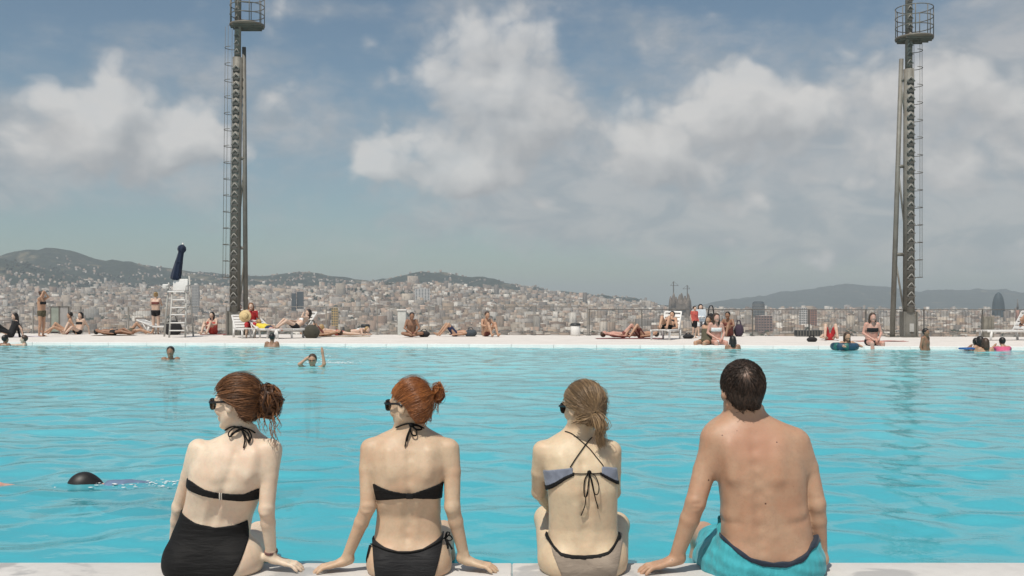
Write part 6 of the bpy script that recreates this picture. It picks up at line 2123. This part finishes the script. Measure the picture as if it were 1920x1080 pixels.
def dk(px, py):
    x, y, z = onz(px, py, 0.0)
    return (x, y, 0.0)
def far_edge(px, d=0.0):
    k = (px - 960) / F
    Y = (PF0 + 15.2 * PFS) / (1 - k * PFS)
    Y = Y + d
    return (k * Y, Y)
c = CL
SHADES = sun_lens
def shades(root, w, s=1.06):
    m = MB()
    for q in (-1, 1): m.lathe([(0.001, -0.006), (0.030, -0.006), (0.032, 0), (0.030, 0.006), (0.001, 0.006)], tuple(w(q * 0.034, 0.100, 0.004)), 8)
    m.build('sunglasses', SHADES, root)

# --- left end of the far deck
figure('dark haired person in black leaning back at the far left end of the deck', dk(20, 633), R(-50), pose('sit_back'), SK['pale'], [('shirt', c['black']), ('bottom', c['black'])], ('black', 'long'))
figure('woman in a bikini standing with both hands at her head by the grey screen', dk(78, 631), R(75), pose('stand', eL=(-.20, -.14, 1.50), hL=(-.06, -.10, 1.66), eR=(.20, -.14, 1.50), hR=(.06, -.12, 1.66)), SK['mid'],
       [('bottom', c['olive']), ('top', c['black'])], ('brown', 'bun'), 0.98)
figure('sunbather with raised tanned knees sitting right of the grey screen', dk(124, 627), R(-65), pose('sit_back'), SK['mid'], [('bottom', c['brownred'])], ('black', 'short'))
figure('black haired sunbather leaning back on straight arms right of the grey screen', dk(146, 627), R(-20), pose('sit_back'), SK['pale'], [('bottom', c['black']), ('top', c['black'])], ('black', 'bob'))
figure('sunbather lying flat between the grey screen and the lifeguard chair', dk(212, 629), R(80), pose('lie_back', kL=(-.10, -.42, .16), aL=(-.10, -.82, .08), kR=(.10, -.40, .24), aR=(.10, -.76, .08)), SK['brown'], [('bottom', c['black'])], ('black', 'short'))
figure('second sunbather lying flat just left of the lifeguard chair', dk(243, 628), R(100), pose('lie_back', kL=(-.10, -.42, .20), aL=(-.10, -.80, .08)), SK['mid'], [('bottom', c['olive'])], ('brown', 'short'))
figure('woman seen from behind in black bikini bottoms beside the lifeguard chair', dk(292, 627), R(185), pose('stand', eL=(-.22, -.10, 1.20), hL=(-.10, -.22, 1.34), eR=(.22, -.10, 1.20), hR=(.12, -.22, 1.30)), SK['pale'],
       [('bottom', c['black']), ('top', c['brownred'])], ('blond', 'bun'), 0.98)
# --- round the left tower
figure('dark haired girl hugging her knees on a red towel left of the left tower', dk(400, 627), R(-15), pose('sit_knees'), SK['pale'], [('suit', c['coral'])], ('black', 'long'), 1.02)
figure('short haired person sitting behind the girl in red at the tower foot', dk(449, 625), R(20), pose('sit_seat'), SK['rosy'], [('shirt', c['brownred'])], ('black', 'short'), 0.98)
x, y, rz = lounger_at['A']
r_, w_, M_, P_ = figure('girl in red with loose fair brown hair sitting on the first lounger', (x + 0.22, y - 0.05, 0), R(12), pose('sit_seat', eL=(-.27, -.08, .74), hL=(-.10, -.24, .92), eR=(.27, -.06, .70), hR=(.12, -.24, .86)), SK['pale'], [('shirt', c['red']), ('bottom', c['red'])], ('ginger', 'long'), 1.02)
o = empty('straw_hat', tuple(Vector((x + 0.10, y - 0.40, 0.78))), 0, 'round straw hat held before the girl in red', 'hat')
straw = simple('straw', (0.60, 0.46, 0.24), 0.9, 0.2, 40)
Mh = Matrix.Rotation(R(82), 3, 'X')
m = MB(); m.lathe([(0.22, 0.0), (0.21, 0.012), (0.12, 0.02), (0.11, 0.10), (0.07, 0.13), (0.005, 0.135)], n=22); m.v = [tuple(Mh @ Vector(p)) for p in m.v]
m.build('brim', straw, o)
m = MB(); m.lathe([(0.122, 0.02), (0.124, 0.022), (0.118, 0.05), (0.114, 0.05)], n=22); m.v = [tuple(Mh @ Vector(p)) for p in m.v]
m.build('band', simple('hat_band', (0.10, 0.06, 0.03), 0.9), o)
x, y, rz = lounger_at['B']
figure('person in a yellow shirt lying on the second lounger', (x, y, 0.22), rz, pose('lie_front'), SK['rosy'], [('shirt', c['yellow']), ('bottom', c['navy'])], ('blond', 'short'), 1.0)
x, y, rz = lounger_at['C']
figure('dark haired woman reclining with one knee up on the third lounger', (x, y, -0.04), rz, pose('recline', eR=(.26, .16, .80), hR=(.10, .30, .92)), SK['pale'], [('bottom', c['black']), ('top', c['white'])], ('black', 'long'), 1.0)
figure('sunbather on the deck with both knees raised, right of the big dark bag', dk(602, 631), R(-70), pose('lie_back'), SK['mid'], [('shorts', c['brownred'])], ('brown', 'short'))
figure('sunbather lying on the sand coloured towel nearest the raised knees', dk(633, 630), R(85), pose('lie_front'), SK['pale'], [('bottom', c['coral'])], ('blond', 'bob'))
figure('sunbather stretched on a towel left of the dark slate bin', dk(657, 629), R(-95), pose('lie_front', head=(0, .66, .22), look=(.5, 1, 0)), SK['pale'], [('bottom', c['olive']), ('top', c['white'])], ('blond', 'short'))
# --- middle
figure('bare chested man sitting cross legged before the pale pillar', dk(771, 632), R(15), pose('cross'), SK['brown'], [('shorts', c['brownred'])], ('black', 'short'), 1.04)
figure('sunbather lying with raised knees left of the slate blue bag', dk(852, 631), R(-75), pose('lie_back'), SK['mid'], [('shorts', c['navy'])], ('brown', 'short'))
figure('tanned man sitting with hugged knees right of the slate blue bag', dk(911, 631), R(30), pose('sit_knees'), SK['mid'], [('shorts', c['brownred'])], ('brown', 'short'), 1.06)
# --- right of the middle
figure('sunbather lying at full length with one knee up left of the right hand lounger', dk(1168, 634), R(95), pose('lie_back', kR=(.12, -.42, .12), aR=(.12, -.82, .08)), SK['rosy'], [('bottom', c['brownred'])], ('brown', 'short'))
figure('sunbather with tanned knees raised close to the right hand lounger', dk(1201, 634), R(-60), pose('lie_back'), SK['mid'], [('shorts', c['brownred'])], ('black', 'short'))
x, y, rz = lounger_at['D']
figure('person lying on the lounger right of the middle with both knees raised high', (x, y, 0.30), rz, pose('lie_back', chest=(0, .32, .26), neck=(0, .48, .42), head=(0, .56, .54), look=(0, -1, .2)), SK['mid'], [('bottom', c['black']), ('top', c['black'])], ('black', 'short'))
figure('child in a coral red shirt in the crowd on the right', dk(1302, 634), R(30), pose('stand'), SK['pale'], [('shirt', c['coral']), ('shorts', c['black'])], ('black', 'short'), 0.66)
figure('dark haired person in a white top standing tallest in the crowd', dk(1313, 630), R(0), pose('sit_seat'), SK['pale'], [('shirt', c['white']), ('shorts', c['navy'])], ('black', 'bob'), 0.98)
x, y = far_edge(1322, 0.45)
figure('bather leaning back on the far edge, legs in the water, left of the crowd', (x, y, 0), R(-35), pose('sit_edge', chest=(0, .20, .40), neck=(0, .26, .58), head=(0, .26, .73), eL=(-.24, .40, .28), hL=(-.24, .44, .04), eR=(.24, .40, .28), hR=(.24, .44, .04)), SK['mid'], [('suit', c['olive'])], ('brown', 'short'))
x, y = far_edge(1343, 0.5)
figure('woman with loose brown hair and white bikini in the crowd at the far edge', (x, y, 0), R(10), pose('sit_edge'), SK['rosy'], [('top', c['white']), ('bottom', c['white'])], ('brown', 'long'), 1.06)
figure('person with dark hair sitting at the right end of the crowd', dk(1366, 631), R(-30), pose('sit_knees'), SK['brown'], [('suit', c['brownred'])], ('black', 'short'), 1.05)
figure('sunbather on the deck with pale raised legs and red shorts behind the swim ring', dk(1556, 638), R(-10), pose('lie_back', kL=(-.16, -.16, .50), aL=(-.20, -.34, .12), kR=(.16, -.16, .50), aR=(.20, -.34, .12)), SK['pale'], [('shorts', c['red'])], ('brown', 'short'))
x, y = far_edge(1636, 0.42)
figure('woman in a dark bikini sitting on the far edge right of the swim ring', (x, y, 0), R(0), pose('sit_edge'), SK['rosy'], [('top', c['black']), ('bottom', c['black'])], ('brown', 'bob'), 1.08)
x, y, rz = lounger_at['E']
figure('tanned man hunched on the lounger at the far right edge', (x + 0.55, y + 0.05, 0), R(25), pose('sit_seat', chest=(0, -.10, .76), neck=(0, -.22, .90), head=(0, -.34, .98)), SK['mid'], [('shorts', c['black'])], ('black', 'short'), 1.04)
# --- heads at the far edge of the water
WZ_ = ZW
def wader(px, label, skin, hair, d=-0.55, rz=0, z=-1.40, kind='stand', wear=(), s=1.0, py=None, **kw):
    if py is None: x, y = far_edge(px, d)
    else: x, y, _ = onz(px, py, ZW)
    return figure(label, (x, y, WZ_ + z * s), R(rz), pose(kind, **kw), skin, wear, hair, s, group='bathers in the pool water')
wader(9, 'dark head of a bather in the water at the far left edge', SK['brown'], ('black', 'short'), rz=160)
wader(46, 'swimmer in the water below the standing woman, facing left', SK['pale'], ('brown', 'short'), rz=-70, eL=(-.26, -.30, 1.40), hL=(-.20, -.56, 1.42))
wader(510, 'dark haired head at the far edge in front of the yellow shirt', SK['brown'], ('black', 'short'), d=-0.35, rz=180, z=-1.32)
wader(1374, 'dark head of a bather in the water right of the crowd', SK['brown'], ('black', 'bob'), d=-0.45, rz=175, z=-1.34)
wader(1735, 'child standing in the water near the foot of the right tower', SK['brown'], ('black', 'short'), d=-0.4, rz=40, z=-1.05, s=0.9, wear=[('bottom', c['navy'])])
wader(1831, 'leftmost of the three dark heads beside the kickboard', SK['brown'], ('black', 'short'), d=-0.4, rz=160, z=-1.34, kind='lean')
wader(1838, 'middle one of the three dark heads beside the kickboard', SK['mid'], ('black', 'bob'), d=-0.7, rz=190, z=-1.32)
wader(1848, 'rightmost of the three dark heads beside the kickboard', SK['mid'], ('brown', 'bob'), d=-1.0, rz=175, z=-1.36)
wader(1882, 'child in a pink swim shirt leaning at the far edge on the right', SK['mid'], ('black', 'short'), d=-0.45, rz=170, z=-1.30, kind='lean', wear=[('shirt', c['pink'])], s=0.95)
wader(1588, 'long haired bather inside the dark blue swim ring', SK['mid'], ('brown', 'long'), d=-0.75, rz=10, z=-1.22, eL=(-.30, -.10, 1.36), hL=(-.26, -.30, 1.34), eR=(.30, -.10, 1.36), hR=(.26, -.30, 1.34))
# --- nearer swimmers
r_, w_, M_, P_ = wader(320, 'lone swimmer facing the camera left of the first woman', SK['brown'], ('black', 'short'), py=674, z=-1.42, rz=8)
r_, w_, M_, P_ = wader(586, 'swimmer in dark goggles with one hand raised above the water', SK['mid'], ('brown', 'short'), py=688, z=-1.46, rz=5, eL=(-.25, -.10, 1.52), hL=(-.13, -.05, 1.62), eR=(.24, -.05, 1.52), hR=(.20, -.02, 1.76))
shades(r_, w_)
# the crawl swimmer at the left
hx, hy, hz_ = onz(156, 906, ZW)
Jn = dict(pelvis=(.62, .06, -.150), chest=(.28, .03, -.105), neck=(.12, .02, -.070), head=(0, 0, -.055), look=(-.75, -.35, -.45),
          eL=(.04, -.28, -.09), hL=(-.06, -.46, -.11), eR=(-.26, -.02, -.055), hR=(-.54, -.12, -.004),
          kL=(1.02, .04, -.18), aL=(1.42, .06, -.16), kR=(1.04, .16, -.15), aR=(1.46, .18, -.09))
figure('crawl swimmer with dark hair and one stretched arm at the left', (hx, hy, ZW), 0, {k: np.array(v, float) for k, v in Jn.items()}, SK['rosy'], [('shirt', cl('slate_blue', (0.12, 0.18, 0.28))), ('bottom', c['navy'])], ('black', 'bob'), 1.0, 0.014, group='bathers in the pool water')

# ------------------------------------------------------------------ broken water round the swimmers
foam_m = simple('foam_white', (0.78, 0.82, 0.83), 0.4, 0.05, 20)
def foam(name, label, c, rx, ry, n, r0, r1, seed, rise=0.0):
    rr = np.random.default_rng(seed)
    bm = bmesh.new(); bmesh.ops.create_icosphere(bm, subdivisions=1, radius=1.0)
    bm.verts.ensure_lookup_table()
    iv_ = np.array([p.co[:] for p in bm.verts]); it_ = np.array([[q.index for q in f.verts] for f in bm.faces]); bm.free()
    P = np.stack([rr.normal(0, 0.5, n) * rx, rr.normal(0, 0.5, n) * ry, np.abs(rr.normal(0, 1, n)) * rise], 1)
    r = rr.uniform(r0, r1, n) * rr.uniform(0.4, 1.0, n)
    sc_ = np.stack([r * rr.uniform(1.0, 3.0, n), r * rr.uniform(0.8, 1.6, n), r * (0.30 if rise == 0 else 0.8)], 1)
    v = iv_[None] * sc_[:, None] + (P + np.array(c))[:, None]
    f = (np.arange(n)[:, None, None] * len(iv_) + it_[None]).reshape(-1, 3)
    tag(mesh_obj(name, np_mesh(name, v.reshape(-1, 3), f, foam_m, True)), label, 'foam', kind='stuff')
x, y, z = onz(630, 680, ZW)
foam('wake_foam', 'pale wake beside the swimmer with the raised hand', (x, y, ZW + 0.004), 0.75, 0.5, 130, 0.008, 0.022, 1)
foam('wake_foam', 'pale broken water along the crawl swimmer', (hx + 0.55, hy - 0.02, ZW + 0.004), 0.55, 0.16, 110, 0.004, 0.011, 2)
foam('spray', 'drops thrown up beside the raised hand', (x - 0.25, y, ZW + 0.03), 0.30, 0.2, 60, 0.004, 0.010, 3, 0.12)
